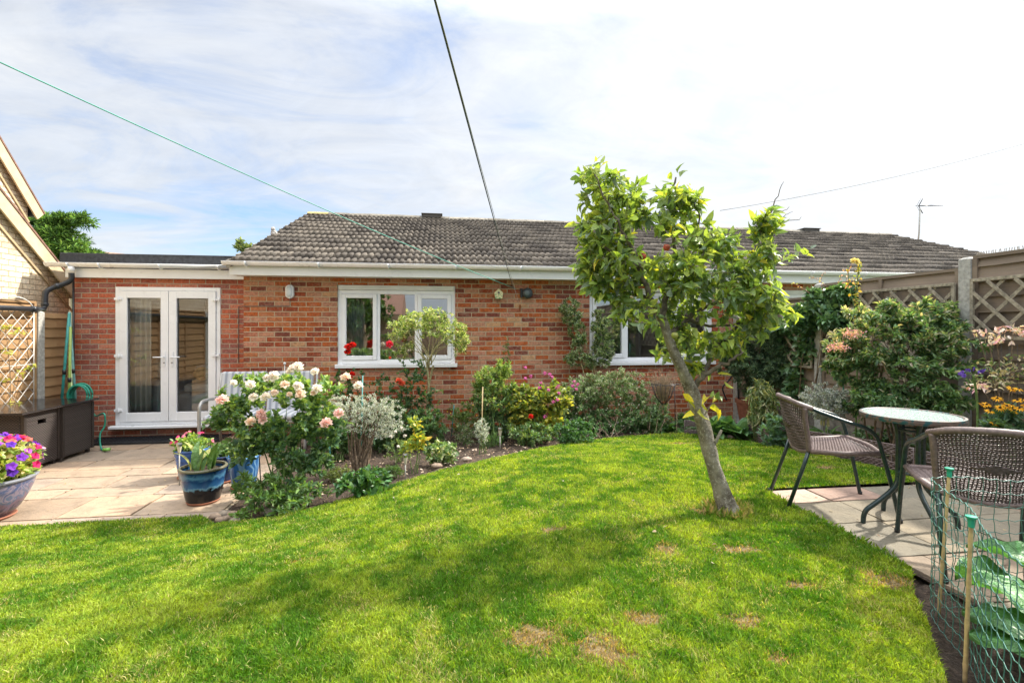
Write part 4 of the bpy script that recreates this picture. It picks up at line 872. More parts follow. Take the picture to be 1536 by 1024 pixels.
# ================================================================== BISTRO SET
M_RS = m_plain('chair_rattan', (.17, .122, .11), .5, .25, 60, bump=.3, bscale=250)
M_RD = m_plain('chair_rattan_dark', (.085, .06, .055), .5, .3, 60)
def make_chair(label):
    t = thing('rattan_chair', label, 'chair', (0, 0, 0), 'rattan bistro chairs by the round table')
    for s in (-1, 1):
        mb = MB(); mb.tube(spline([(s*.275, .29, 0), (s*.268, .24, .25), (s*.26, .19, .46), (s*.257, .165, .535), (s*.252, .11, .585), (s*.245, .0, .62), (s*.238, -.14, .67), (s*.232, -.20, .695)], 6), .0125, 10); mb.build('arm_leg', W['dark_metal'], t)
        mb = MB(); mb.tube([(s*.20, -.34, 0), (s*.198, -.24, .30), (s*.196, -.21, .40)], .0125, 10); mb.build('leg', W['dark_metal'], t)
        mb = MB(); mb.tube(spline([(s*.196, -.205, .40), (s*.205, -.215, .50), (s*.218, -.235, .62), (s*.226, -.238, .70)], 4), .016, 10); mb.build('back_post', M_RS, t)
        for q in (.29, -.34):
            mb = MB(); xx_ = s*(.275 if q > 0 else .20); mb.tube([(xx_, q, .0), (xx_, q-.001, .022)], .0145, 10); mb.build('foot_cap', W['black_plastic'], t)
    rail = spline([(-.232, -.195, .695), (-.21, -.26, .715), (-.15, -.30, .735), (0, -.325, .745), (.15, -.30, .735), (.21, -.26, .715), (.232, -.195, .695)], 8)
    mb = MB(); r_ = [.0165+.0012*(i % 2) for i in range(len(rail))]; mb.tube(rail, r_, 12)
    mb.build('top_rail', M_RS, t)
    # woven back
    def B(u, v):
        w_ = .198+.026*v; arch = 1-u*u
        return Vector((u*w_, -.205-.03*v-.085*arch*(.25+.75*v)-.012*math.sin(v*math.pi), .405-.028*arch*(1-v)+.31*v+.025*arch*v))
    mb = MB(); nh, nv = 34, 30
    for i in range(nh):
        v = (i+.5)/nh; pts = []
        for j in range(nv*2+1):
            u = -1+j/nv; p_ = B(u, v); p_.y += .0045*(1 if (i//1+j) % 2 else -1); p_.z += .003*math.sin(u*9+v*14); pts.append(p_)
        mb.tube(pts, .0036, 4, i % 2, True, False)
    for j in range(nv):
        u = -1+(j+.5)/nv*2; mb.tube([B(u, v/8)+Vector((.006*math.sin(v*1.3+j*.4), 0, 0)) for v in range(9)], .0032, 4, 1, True, False)
    for i in range(7):                                     # denser diamond in the middle
        hw = .42*(1-abs(i-3)/3.6); mb.tube([B(-hw+2*hw*q/12, .50+(i-3)*.018)-Vector((0, .008, 0)) for q in range(13)], .0052, 5, 1)
    mb.build('backrest', [M_RS, M_RD], t)
    mb = MB(); mb.tube(spline([B(-1, 0), B(-.5, 0), B(0, 0), B(.5, 0), B(1, 0)], 4), .015, 10); mb.build('back_rail', M_RS, t)
    # seat
    cs = [(-.205, -.20, .405), (-.252, .19, .425), (.252, .19, .425), (.205, -.20, .405)]
    mb = MB(); mb.tube([cs[0], (-.235, 0, .41), cs[1]], .0155, 10); mb.tube([cs[3], (.235, 0, .41), cs[2]], .0155, 10); mb.tube(spline([cs[1], (0, .225, .425), cs[2]], 6), .0155, 10); mb.build('seat_rim', M_RS, t)
    mb = MB()
    for i in range(46):
        v = i/45; y = -.2+.405*v; hw = .205+.045*v; dip = -.006
        mb.tube([(-hw+2*hw*q/16, y+(.018*(1-(2*q/16-1)**2) if v > .9 else 0), .41+.014*v+dip*math.sin(q/16*math.pi)+.003*(1 if (q+i) % 2 else -1)) for q in range(17)], .0037, 4, 0, True, False)
    for q in range(17):
        u = -1+2*(q+.5)/17; mb.tube([(u*.205, -.2, .405), (u*.228, 0, .405), (u*.25, .19, .42)], .0042, 4, 1, True, False)
    mb.build('seat', [M_RS, M_RD], t)
    return t
GZ = .398
ch = make_chair('rattan chair standing side on at the far patio corner, left of the round table')
ch.location = (2.70, 3.115, GZ); ch.rotation_euler = (0, 0, math.radians(-90-21))
c2 = dup(ch, (2.775, 2.235, GZ), 'rattan chair with its back to us between the round table and the green netting', math.radians(-36))
# table
tx, ty = 2.89, 2.70
t = thing('bistro_table', 'round glass topped bistro table with curved dark green legs', 'table', (tx, ty, GZ))
k = NT('obscure_glass'); v1 = k.n('ShaderNodeTexVoronoi', None, Vector=k.pos(), Scale=70.0).outputs[0]
k.pbsdf(Base_Color=k.ramp(v1, [(.1, (.60, .66, .62)), (.5, (.34, .42, .38))]), Roughness=.12, Normal=k.bump(v1, .6, .004)); M_TG = k.m
mb = MB(); mb.lathe([(.0001, .686), (.248, .686), (.248, .693), (.0001, .693)], (tx, ty, GZ), 48, 0, False); mb.build('tabletop', M_TG, t)
k = NT('peeling_rim'); c = k.ramp(k.noise(k.pos(), 26, 4).outputs[0], [(.42, (.012, .07, .075)), (.5, (.14, .09, .07)), (.62, (.07, .06, .05))]); k.pbsdf(Base_Color=c, Roughness=.5); M_RIM = k.m
mb = MB(); mb.lathe([(.243, .668), (.264, .668), (.266, .682), (.264, .697), (.252, .699), (.244, .6955), (.243, .668)], (tx, ty, GZ), 56); mb.build('rim', M_RIM, t)
for i, (fx, fy) in enumerate(((2.63, 2.79), (3.14, 2.63), (2.82, 2.47), (2.95, 2.94))):
    d = Vector((fx-tx, fy-ty, 0)); d.normalize(); q = lambda r, z: Vector((tx, ty, GZ))+d*r+Vector((0, 0, z))
    mb = MB(); mb.tube(spline([q(.14, .672), q(.10, .655), q(.075, .60), q(.07, .5), q(.07, .36), q(.075, .27), q(.115, .205), q(.20, .125), q(.245, .085), q(.262, .045), q(.265, .0)], 5), .0145, 10); mb.build('leg', W['dark_metal'], t)
mb = MB(); mb.tube([q(0, 0)+Vector((.072*math.cos(a*math.pi/12), .072*math.sin(a*math.pi/12), .335)) for a in range(25)], .008, 8); mb.tube([q(0, 0)+Vector((.072*math.cos(a*math.pi/12), .072*math.sin(a*math.pi/12), .60)) for a in range(25)], .008, 8)
mb.tube([q(0, 0)+Vector((.17*math.cos(a*math.pi/16), .2*math.sin(a*math.pi/16), .678)) for a in range(33)], .007, 8); mb.build('ring', W['dark_metal'], t)

# ================================================================== EDGING
def edging(label, a, b, h=.22):
    a = Vector((*a, float(g(*a))-.01)); b = Vector((*b, float(g(*b))-.01)); t = thing('edging_panel', label, 'edging', a, 'low woven edging panels round the bed'); d = (b-a); L = d.length; u = d/L; sdv = Vector((-u.y, u.x, 0))
    for j in range(2):
        mb = MB(); z0 = (.0, h*.62)[j]; n = 6
        for i in range(n): mb.tube([a+u*(L*q/28)+sdv*(.006*(1 if (q+i) % 2 else -1))+Vector((0, 0, z0+.012+i*h*.064)) for q in range(29)], h*.036, 5)
        mb.build('woven_band', M_EDG, t)
    for q in range(5):
        mb = MB(); p_ = a+u*(L*q/4); mb.tube([p_-Vector((0, 0, .05)), p_+Vector((0, 0, h*1.02))], .005, 6); mb.build('post', M_EDG, t)
    mb = MB()
    for q in range(4): p1, p2 = a+u*(L*q/4), a+u*(L*(q+1)/4); mb.tube([p1+Vector((0, 0, h*.38)), p2+Vector((0, 0, h*.64))], .0022, 4); mb.tube([p1+Vector((0, 0, h*.64)), p2+Vector((0, 0, h*.38))], .0022, 4)
    mb.build('cross_wire', m_plain('wire', (.45, .40, .32), .5), t)
M_EDG = m_plain('edging_weave', (.15, .11, .105), .55, .3, 40)
E = lambda x, y: tuple(atG(x, y)[:2])
edging('woven edging panel farthest from us, facing the lawn behind the leaning trunk', (3.33, 6.46), (3.80, 6.30))
edging('woven edging panel just right of the leaning trunk', (3.85, 6.10), (3.87, 5.28))
edging('woven edging panel behind the back of the side on chair', (3.87, 5.26), (3.88, 4.44), .24)
edging('woven edging panel seen under the arm of the side on chair', (3.885, 4.42), (3.90, 3.62), .25)
edging('nearest woven edging panel, behind the round table legs', (3.90, 3.60), (3.92, 2.8), .25)

# ================================================================== NETTED BED
mb = MB(); M_NET = m_plain('green_netting', (.05, .16, .13), .35, .2, 20, coat=.4)
ring = spline([(3.6, 1.60, 0), (3.2, 1.66, 0), (2.85, 1.72, 0), (2.5, 1.79, 0), (2.25, 1.87, 0), (2.12, 1.88, 0), (2.03, 1.78, 0), (1.92, 1.58, 0), (1.74, 1.36, 0), (1.56, 1.12, 0), (1.36, .84, 0), (1.2, .6, 0)], 12)
cum = [0]
for a_, b_ in zip(ring, ring[1:]): cum.append(cum[-1]+(b_-a_).length)
def ringpt(s):
    s = min(max(s, 0), cum[-1]-1e-6)
    for i in range(len(ring)-1):
        if cum[i+1] >= s: return ring[i].lerp(ring[i+1], (s-cum[i])/(cum[i+1]-cum[i]+1e-9))
nh = 10; NZ = .41; HN = .57; ns = int(cum[-1]/.052)
def netpt(i, j):
    s = i*.052+.007*math.sin(j*1.3+i*.2)+.002*math.sin(i*2.1+j); p_ = ringpt(s); zz = NZ+HN*j/nh+.005*math.sin(i*.35+j*.3)-.003*math.cos(i*1.1)
    return Vector((p_.x+.004*math.sin(j*.9+i*.5), p_.y+.004*math.cos(j*1.1+i*.6), zz))
for j in range(nh+1): mb.tube([netpt(i*.5, j)+Vector((0, 0, -.007*(i % 2))) for i in range(ns*2)], .0016 if j < nh else .0024, 5, 0, True, False)
for i in range(ns): mb.tube([netpt(i, j*.5)+Vector((.004*(j % 2), 0, 0)) for j in range(nh*2+1)], .0015, 5, 0, True, False)
tag(mb.build('netting', M_NET), 'green plastic netting fence curving round the leafy bed at lower right', 'netting')
def cane(label, foot, top):
    t = thing('bamboo_cane', label, 'cane', foot, 'bamboo canes holding the green netting'); a, b = Vector(foot), Vector(top); mb = MB()
    n = 24; mb.tube([a.lerp(b, i/n) for i in range(n+1)], [.0068+(.0014 if i % 6 == 3 else 0)-.001*i/n for i in range(n+1)], 10); mb.build('cane', W['bamboo'], t)
    mb = MB(); mb.lathe([(.001, -.028), (.009, -.028), (.0095, .0), (.015, .003), (.0165, .010), (.001, .012)], b, 14); mb.build('cap', W['green_plastic'], t)
f1 = at(1447, 1022, 1.745); cane('nearest bamboo cane, in front of the netting with a green cap', (f1.x, f1.y, .37), at(1457, 778, 1.70))
f2 = at(1408, 885, 2.16); cane('farther bamboo cane with green cap, in front of the chair back', (f2.x, f2.y, .37), at(1424, 705, 2.12))

# ================================================================== POTS
def glaze(name, stops, wave=.3, rough=.18):
    k = NT(name); P = k.pos(); s_ = k.n('ShaderNodeSeparateXYZ', None, i0=P); nz = k.noise(P, 9, 5, .6, 1.2).outputs[0]
    v = k.M('ADD', k.M('DIVIDE', s_.outputs[2], .42), k.M('MULTIPLY', k.M('SUBTRACT', nz, .5), wave)); c = k.ramp(v, stops)
    k.pbsdf(Base_Color=c, Roughness=rough, Normal=k.bump(nz, .1, .004)); return k.m
M_TERRA = m_plain('terracotta', (.33, .13, .075), .8, .2, 20); M_COMP = M_SOIL
def pot(label, c, r, h, mat, rimmat=None, saucer=1., prof=None, grp='glazed pots beside the flower bed', n=40, zs=0):
    t = thing('plant_pot', label, 'plant pot', c, grp); z = .022 if saucer else 0.
    prof = prof or [(.001, 0), (.66, 0), (.70, .02), (.80, .3), (.88, .6), (.94, .88), (.95, .93)]
    pts = [(a*r, z+b*h) for a, b in prof]; mb = MB(); mb.lathe(pts+[(r*.90, z+.93*h), (r*.86, z+.80*h)], c, n); mb.build('body', mat, t)
    mb = MB(); mb.lathe([(r*.94, z+.925*h), (r, z+.94*h), (r*1.01, z+.975*h), (r*.98, z+h), (r*.90, z+h), (r*.885, z+.94*h), (r*.94, z+.925*h)], c, n); mb.build('rim', rimmat or mat, t)
    mb = MB(); mb.lathe([(.0001, z+.86*h), (r*.5, z+.87*h), (r*.885, z+.85*h)], c, 20); mb.build('compost', M_COMP, t)
    if saucer: mb = MB(); q_ = r*saucer; mb.lathe([(.001, .002), (q_*.74, .002), (q_*.82, .02), (q_*.79, .028), (q_*.70, .0215), (.001, .0215)], c, 32); mb.build('saucer', M_TERRA, t)
    return t
def gp(x, y, z=.0): Z = (CH-z)*F/(y-HY); p_ = at(x, y, Z); p_.z = z; return p_
c1 = gp(305, 752); pot('large blue and black glazed pot nearest the lawn, holding strappy leaves', c1, .20, .315, glaze('glaze_blue_black', [(.0, (.004, .004, .006)), (.34, (.006, .006, .009)), (.38, (.14, .30, .42)), (.42, (.03, .12, .28)), (.55, (.006, .04, .14)), (.62, (.07, .20, .34)), (.72, (.008, .04, .12))], .3), m_plain('olive_rim', (.15, .14, .09), .35), .86)
c2p = gp(288, 716); ribs = [(.001, 0), (.66, 0)]+[(.70+.27*i/13+(.025 if i % 2 else 0), .03+.88*i/13) for i in range(14)]
pot('ribbed bright blue pot behind the blue and black one, with pink flowers', c2p, .17, .30, m_plain('blue_glaze', (.03, .10, .34), .2, .3, 14), None, True, ribs)
c3 = gp(333, 722); pot('dark navy pot half hidden behind the blue and black pot', c3, .15, .27, m_plain('navy_glaze', (.012, .03, .10), .2, .3, 14))
k = NT('patterned_glaze'); P = k.pos(); wv = k.n('ShaderNodeTexWave', {'wave_type': 'RINGS'}, Vector=P, Scale=6.5, Distortion=9.0, Detail=1.5).outputs[0]
k.pbsdf(Base_Color=k.ramp(wv, [(.5, (.03, .12, .32)), (.62, (.05, .17, .40)), (.78, (.16, .32, .52))]), Roughness=.22)
c4 = gp(366, 731); pot('blue pot with pale swirling pattern under the pale rose', c4, .155, .31, k.m)
c5 = gp(-22, 778); c5z = c5
bowl = [(.001, 0), (.50, 0), (.52, .03), (.66, .2), (.80, .45), (.90, .7), (.955, .92), (.96, .93)]
pot('large blue violet glazed bowl at the far left, full of petunias', c5, .335, .33, glaze('glaze_violet', [(.1, (.05, .05, .08)), (.35, (.17, .11, .17)), (.5, (.07, .12, .22)), (.62, (.24, .2, .27)), (.75, (.06, .09, .2))], 1.6), m_plain('grey_rim', (.22, .23, .27), .3), .72, bowl, 'glazed pots beside the flower bed', 48)
tp = at(1120, 590, 7.6); c6 = Vector((tp.x, tp.y, float(g(tp.x, tp.y))+.35)); 
# solar lights, labels, rods
def solar(label, x, ytop, ybot, Z=None):
    p_ = atG(x, ybot); zb = p_.z-.03; Zd = depth(p_); zt = CH-(ytop-HY)/F*Zd
    t = thing('solar_light', label, 'garden light', (p_.x, p_.y, zb), 'solar stake lights'); mb = MB(); mb.tube([(p_.x, p_.y, zb), (p_.x, p_.y, zt-.1)], .006, 8); mb.build('stake', W['dark_metal'] if False else W['concrete'], t)
    mb = MB(); mb.lathe([(.001, -.10), (.012, -.10), (.022, -.04), (.022, -.03), (.001, -.03)], (p_.x, p_.y, zt), 14); mb.build('lens', m_plain('clear_lens', (.62, .58, .44), .15), t)
    mb = MB(); mb.lathe([(.027, -.032), (.029, -.01), (.026, .0), (.001, .002)], (p_.x, p_.y, zt), 16); mb.build('cap', m_plain('steel_cap', (.6, .6, .6), .25, metal=1), t)
solar('solar stake light standing left of the pots', 269, 664, 728); solar('solar stake light at the lawn edge below the yellow leaved plant', 608, 680, 716); solar('solar stake light in the bed beside the tall leafy shrub', 750, 641, 672)
def stick(name, label, cat, a, b, r, mat, grp=None): mb = MB(); mb.tube([a, b], r, 8); tag(mb.build(name, mat), label, cat, grp)
def up(x, yb, yt, dx=0, Z=None):
    p_ = atG(x, yb) if Z is None else at(x, yb, Z); Zd = depth(p_); q_ = at(x+dx, yt, Zd); return p_-Vector((0, 0, .04)), q_
M_TEAL = m_plain('teal_cane', (.06, .28, .26), .5, .15, 20)
a, b = up(541, 690, 563, 3); stick('plant_cane', 'teal cane standing against the silvery grey shrub', 'cane', a, b, .008, M_TEAL, 'plant supports in the border')
a, b = up(497, 712, 640, -4); stick('plant_cane', 'short teal cane low between the pale rose and the grey shrub', 'cane', a, b, .007, M_TEAL, 'plant supports in the border')
a, b = up(677, 652, 607, 4); stick('plant_cane', 'short teal cane in the gap below the brick wall', 'cane', a, b, .009, M_TEAL, 'plant supports in the border')
a, b = up(653, 640, 498, 3); stick('plant_cane', 'tall teal cane tied to the standard shrub', 'cane', a, b, .008, M_TEAL, 'plant supports in the border')
a, b = up(722, 670, 580, 2); stick('plant_cane', 'pale wooden cane in front of the leafy shrub', 'cane', a, b, .007, W['bamboo'], 'plant supports in the border')
a, b = up(392, 738, 665, -4); stick('plant_rod', 'black iron rod under the pale rose, left one', 'rod', a, b, .006, W['black_plastic'], 'plant supports in the border')
a, b = up(447, 742, 680, 0); stick('plant_rod', 'black iron rod under the pale rose, right one', 'rod', a, b, .006, W['black_plastic'], 'plant supports in the border')
a, b = up(1265, 612, 540, 0, 5.3); stick('plant_cane', 'teal cane rising from the grey mound by the fence', 'cane', a, b, .007, M_TEAL, 'plant supports in the border')
mb = MB(); q = at(427, 545, 6.9); mb.tube([(q.x, q.y, .02), (q.x, q.y, q.z)], .006, 6); mb.sphere(q, .02); tag(mb.build('stake', W['upvc_old']), 'white stake with a ball top behind the pale rose', 'stake')
rr = random.Random(12); stones = [(322, 776), (332, 781), (343, 778), (352, 783), (337, 772), (360, 776), (349, 772), (400, 770), (655, 700), (700, 690)]
for i, (x, y) in enumerate(stones):
    p_ = atG(x, y); s_ = rr.uniform(.03, .055); mb = MB(); mb.sphere((0, 0, 0), s_, 0, 9, 6, (1.2, .9, .6)); mb.v = [tuple(Vector(v)*(1+rr.uniform(-.12, .12))+Vector((p_.x, p_.y, p_.z+.012))) for v in mb.v]
    o = mb.build('stone', m_plain('stone', rr.choice([(.30, .22, .16), (.24, .20, .16), (.34, .26, .20)]), .9, .25, 30, bump=.5)); tag(o, 'rounded stone lying where the patio, lawn and bed meet' if i < 8 else 'small stone on the soil of the middle border', 'stone', 'stones at the bed corner' if i < 8 else 'stones in the middle border')
# ================================================================== PLANTS
def ell(lobes, N, bias=.42):
    """lobes: (centre Vector, rx, rdepth, rz, weight)"""
    w_ = np.array([l[4] if len(l) > 4 else l[1]*l[3] for l in lobes], float); w_ /= w_.sum(); idx = NR.choice(len(lobes), N, p=w_)
    U = nrm(NR.normal(size=(N, 3)))*(NR.uniform(0, 1, (N, 1))**bias)
    R3 = np.array([(l[1], l[2], l[3]) for l in lobes])[idx]; U = U*R3
    rx = CS*U[:, 0]+SN*U[:, 1]; ry = -SN*U[:, 0]+CS*U[:, 1]
    return np.array([tuple(l[0]) for l in lobes])[idx]+np.stack([rx, ry, U[:, 2]], 1)
def gaps(T, size, cut, seed=1):
    n = .5*vnoise(T[:, 0]*.8+T[:, 1]*.3, T[:, 2], 1/size, seed)+.5*vnoise(T[:, 1]*.8-T[:, 0]*.3, T[:, 2], 1/size, seed+4)
    return T[n > cut]
def lob(x, y, rx, ry, Z, dd=None, w=None):
    s = Z/F; return (at(x, y, Z), rx*s, (dd if dd else rx*s*.8), ry*s, w if w else rx*ry)
def grow(skel, targets, rad, mb, droop=.0, n=4, wig=.03, rmin=.0012, nseg=5, m=0):
    """skel: list of (Vector, radius); adds branches from the nearest skeleton point to each target"""
    S = np.array([tuple(p) for p, r in skel]); Rr = [r for p, r in skel]
    root = S[0]; order = np.argsort(np.linalg.norm(targets-S.mean(0), axis=1)); tw = []
    for i in order:
        T_ = targets[i]; d = np.linalg.norm(S-T_, axis=1)+.25*np.maximum(0, S[:, 2]-T_[2]); j = int(np.argmin(d)); A = S[j]; L = np.linalg.norm(T_-A)
        if L < .01: continue
        r0 = min(Rr[j]*.72, rad*(.5+L)); r0 = max(r0, rmin*1.6); pts = []
        mid = NR.normal(0, wig*L, 3)
        for q in range(n+1):
            t = q/n; p_ = A+(T_-A)*t+mid*math.sin(t*math.pi)+np.array([0, 0, L*.12*math.sin(t*math.pi)-droop*L*t*t]); pts.append(Vector(p_))
        rs = [r0+(rmin-r0)*(q/n) for q in range(n+1)]; mb.tube(pts, rs, nseg, m, True, False)
        new = np.array([tuple(p_) for p_ in pts[1:]]); S = np.vstack([S, new]); Rr += rs[1:]; tw.append((pts, rs))
    return tw
def twig_leaves(tw, per, size, spread, cols, ratio=.5, kind='ov', out=None, upb=.3, rootc=None, start=.25, var=.2, svar=.25, curl=1., follow=.7, droopl=0., nup=None):
    P, A, Lr = [], [], []
    for pts, rs in tw:
        n = len(pts)-1; L = sum((b-a).length for a, b in zip(pts, pts[1:])); k_ = max(2, int(per*NR.uniform(.7, 1.3)))
        t = NR.uniform(start, 1.03, k_); f = np.clip(t, 0, 1)*n; i0 = np.minimum(f.astype(int), n-1); fr = (f-i0)[:, None]
        PA = np.array([tuple(p) for p in pts]); pos = PA[i0]*(1-fr)+PA[i0+1]*fr; ax = nrm(PA[i0+1]-PA[i0])
        side = nrm(NR.normal(size=(k_, 3))); a = ax*follow+side*.9+np.array([0, 0, upb-droopl]); P.append(pos+side*NR.uniform(0, spread, (k_, 1))); A.append(a)
    P = np.vstack(P); A = np.vstack(A); N = len(P); L = size*NR.uniform(1-svar, 1+svar, N)
    C = cols(P) if callable(cols) else pal(N, cols, var)
    return leaf_arrays(P, A, L, ratio, C, kind, nup, curl)
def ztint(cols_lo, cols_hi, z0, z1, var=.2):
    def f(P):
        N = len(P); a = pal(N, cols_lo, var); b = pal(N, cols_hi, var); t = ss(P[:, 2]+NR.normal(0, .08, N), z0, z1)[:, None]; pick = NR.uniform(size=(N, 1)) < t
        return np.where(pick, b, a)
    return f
def shrub(name, label, cat, base, lobes, ntw, per, size, cols, ratio=.45, kind='ov', spread=.01, stem=None, group=None, nstem=6, mat=None, rad=.008, bias=.42, extra=None, stems_spread=.05, **kw):
    base = Vector(base); t = thing(name, label, cat, base, group); mb = MB(); skel = []; gap = kw.pop('gap', None)
    cen = sum((l[0]*l[4] for l in lobes), Vector())/sum(l[4] for l in lobes)
    for i in range(nstem):
        a = i*2.4; b0 = base+Vector((math.cos(a), math.sin(a), 0))*stems_spread*R.uniform(.3, 1); l = lobes[i % len(lobes)]
        top = (l[0]*.55+cen*.45)+Vector((R.uniform(-.3, .3)*l[1], R.uniform(-.3, .3)*l[2], -l[3]*.1)); pts = []
        for q in range(7): u = q/6; pts.append(b0.lerp(top, u)+Vector((math.cos(a), math.sin(a), 0))*.05*math.sin(u*3)*(top-b0).length+Vector((R.uniform(-.01, .01), R.uniform(-.01, .01), 0)))
        rs = [rad*(1.25-.85*q/6) for q in range(7)]; mb.tube([pts[0]-Vector((0, 0, .04))]+pts, [rs[0]]+rs, 6, 0, True, False)
        skel += list(zip(pts[1:], rs[1:]))
    tgt = ell(lobes, ntw, bias); tgt = gaps(tgt, *gap) if gap else tgt
    tw = grow(skel, tgt, rad*.9, mb, n=4, droop=kw.pop('droop', 0.))
    mb.build('stem', stem or W['bark'], t)
    parts = [twig_leaves(tw, per, size, spread, cols, ratio, kind, **kw)]
    if extra: parts += extra(tw)
    V, T, C = join(parts); np_mesh('foliage', V, T, mat or W['leaf'], t, C)
    return t, tw
_fl = {}
def flower_mesh(kindn, col, seed):
    key = (kindn, col, seed)
    if key in _fl: return _fl[key]
    r = np.random.RandomState(seed*7+3); P, A, L, C, Nn = [], [], [], [], []
    def add(p, a, l, c, nup): P.append(p); A.append(a); L.append(l); C.append(np.clip(np.array(c)*r.uniform(.88, 1.12), 0, 1)); Nn.append(nup)
    ratio = .9
    if kindn == 'rose':
        for ring_, (n, tilt, rad, l) in enumerate(((5, 1.25, .004, .026), (6, .95, .007, .032), (7, .55, .008, .037), (7, .15, .008, .040), (5, -.1, .006, .038))):
            for i in range(n):
                a = 2*math.pi*(i+.5*(ring_ % 2))/n+r.uniform(-.2, .2); d = np.array([math.cos(a), math.sin(a), 0]); add(d*rad+np.array([0, 0, -.004*ring_]), d*math.cos(tilt)+np.array([0, 0, math.sin(tilt)]), l*r.uniform(.9, 1.1), np.array(col)*(1-.02*(4-ring_)*np.array([0, .5, .6])), -d*.8+np.array([0, 0, .6]))
        ratio = 1.0
    elif kindn == 'disc':
        for i in range(5):
            a = 2*math.pi*i/5+r.uniform(-.1, .1); d = np.array([math.cos(a), math.sin(a), .25]); add(np.zeros(3), d, .034*r.uniform(.9, 1.1), col, np.array([0, 0, 3.]))
        ratio = 1.15
    elif kindn == 'daisy':
        for i in range(12):
            a = 2*math.pi*i/12+r.uniform(-.1, .1); d = np.array([math.cos(a), math.sin(a), -.15+r.uniform(-.2, .1)]); add(d*.006, d, .036*r.uniform(.85, 1.1), col, np.array([0, 0, 3.]))
        ratio = .3
    elif kindn == 'cluster':
        for i in range(14):
            d = r.normal(size=3); d[2] = abs(d[2])*.8; d /= np.linalg.norm(d); c0 = d*.026*r.uniform(.6, 1)
            for q in range(4): e = r.normal(size=3); e = e-d*(e@d)*.6; add(c0, e/np.linalg.norm(e), .013, col, d*3)
        ratio = .8
    P, A, L, C, Nn = map(np.array, (P, A, L, C, Nn)); st = NR.get_state(); NR.seed(seed); V, T, CC = leaf_arrays(P, A, L, ratio, C, 'ov', Nn, .6); NR.set_state(st)
    me = bpy.data.meshes.new('flower_'+kindn); ncore = 0
    verts = V.tolist(); tris = T.tolist()
    if kindn == 'daisy':
        b = len(verts); verts += [(.010*math.cos(i), .010*math.sin(i), .002) for i in np.arange(0, 6.28, .785)]+[(0, 0, .014)]; tris += [[b+i, b+(i+1) % 8, b+8] for i in range(8)]; CC = np.vstack([CC, np.tile([.05, .025, .012], (9, 1))])
    me.from_pydata(verts, [], tris); me.materials.append(W['petal']); a = me.color_attributes.new('Col', 'FLOAT_COLOR', 'POINT'); a.data.foreach_set('color', np.hstack([CC, np.ones((len(CC), 1))]).astype(np.float32).ravel())
    _fl[key] = me; return me
def flower(parent, pos, kindn, col, s=1., face=(0, -.6, .8), seed=None):
    me = flower_mesh(kindn, col, seed if seed is not None else R.randint(0, 3)); o = bpy.data.objects.new('flower', me); COL.objects.link(o); o.parent = parent
    o.location = Vector(pos)-chain(parent); q = Vector(face)+Vector((R.uniform(-.35, .35), R.uniform(-.2, .2), R.uniform(-.3, .3))); o.rotation_euler = q.to_track_quat('Z', 'Y').to_euler(); o.scale = (s,)*3; return o
G1, G2, G3_, G4 = (.055, .125, .025), (.085, .17, .03), (.14, .22, .035), (.035, .085, .025)

# ---- apple tree
tb = atG(1092, 771); TZ = depth(tb)
apple = thing('apple_tree', 'leaning apple tree with pale speckled trunk and ragged leafy crown standing in the lawn', 'tree', tb)
k = NT('apple_bark'); P = k.obj(); c = k.ramp(k.noise(P, 9, 6, .65).outputs[0], [(.35, (.12, .10, .07)), (.6, (.36, .33, .25))])
c = k.mix(k.ramp(k.noise(P, 60, 5, .7).outputs[0], [(.56, G3(0)), (.64, G3(.85))]), c, (.62, .60, .50)); c = k.mix(k.ramp(k.noise(P, 25, 4, .6).outputs[0], [(.6, G3(0)), (.72, G3(.5))]), c, (.10, .09, .06))
k.pbsdf(Base_Color=c, Roughness=.85, Normal=k.bump(k.noise(P, 38, 7, .75).outputs[0], 1., .03)); M_AB = k.m
mb = MB(); tz = TZ; q = lambda x, y, dz=0: at(x, y, tz+dz)
trunk = [(1094, 785, 0, .115), (1092, 771, 0, .098), (1089, 757, 0, .066), (1082, 735, 0, .053), (1071, 700, 0, .046), (1063, 668, 0, .046), (1054, 636, 0, .047), (1044, 606, 0, .046), (1036, 582, 0, .043), (1026, 560, -.01, .038), (1014, 535, -.02, .034), (1003, 508, -.03, .031), (994, 480, -.04, .028)]
tp_ = spline([q(x, y, dz) for x, y, dz, r in trunk], 4); tr_ = []
for i in range(len(trunk)-1): tr_ += [trunk[i][3]+(trunk[i+1][3]-trunk[i][3])*j/4 for j in range(4)]
tr_.append(trunk[-1][3])
n = 16; vs = []
for i, (p_, r_) in enumerate(zip(tp_, tr_)):
    for j in range(n):
        a = 2*math.pi*j/n; rr_ = r_*(1+.07*math.sin(3*a+i*.35)+.05*math.sin(5*a-i*.6)+.05*math.sin(2*a+i*1.1)*math.sin(i*.45)+R.uniform(-.02, .02)+(.5*max(0, 1-i/4.)*(.5+.5*math.sin(4*a+1)) if i < 4 else 0)); vs.append(p_+Vector((math.cos(a)*rr_, math.sin(a)*rr_, .15*math.cos(a)*rr_)))
mb.add(vs, [(i*n+j, i*n+(j+1) % n, (i+1)*n+(j+1) % n, (i+1)*n+j) for i in range(len(tp_)-1) for j in range(n)], 0, True)
skel = [(tp_[i], tr_[i]) for i in range(len(tp_)-14, len(tp_))]; M_LB = m_plain('limb_bark', (.15, .125, .09), .85, .35, 30, bump=.7, bscale=60)
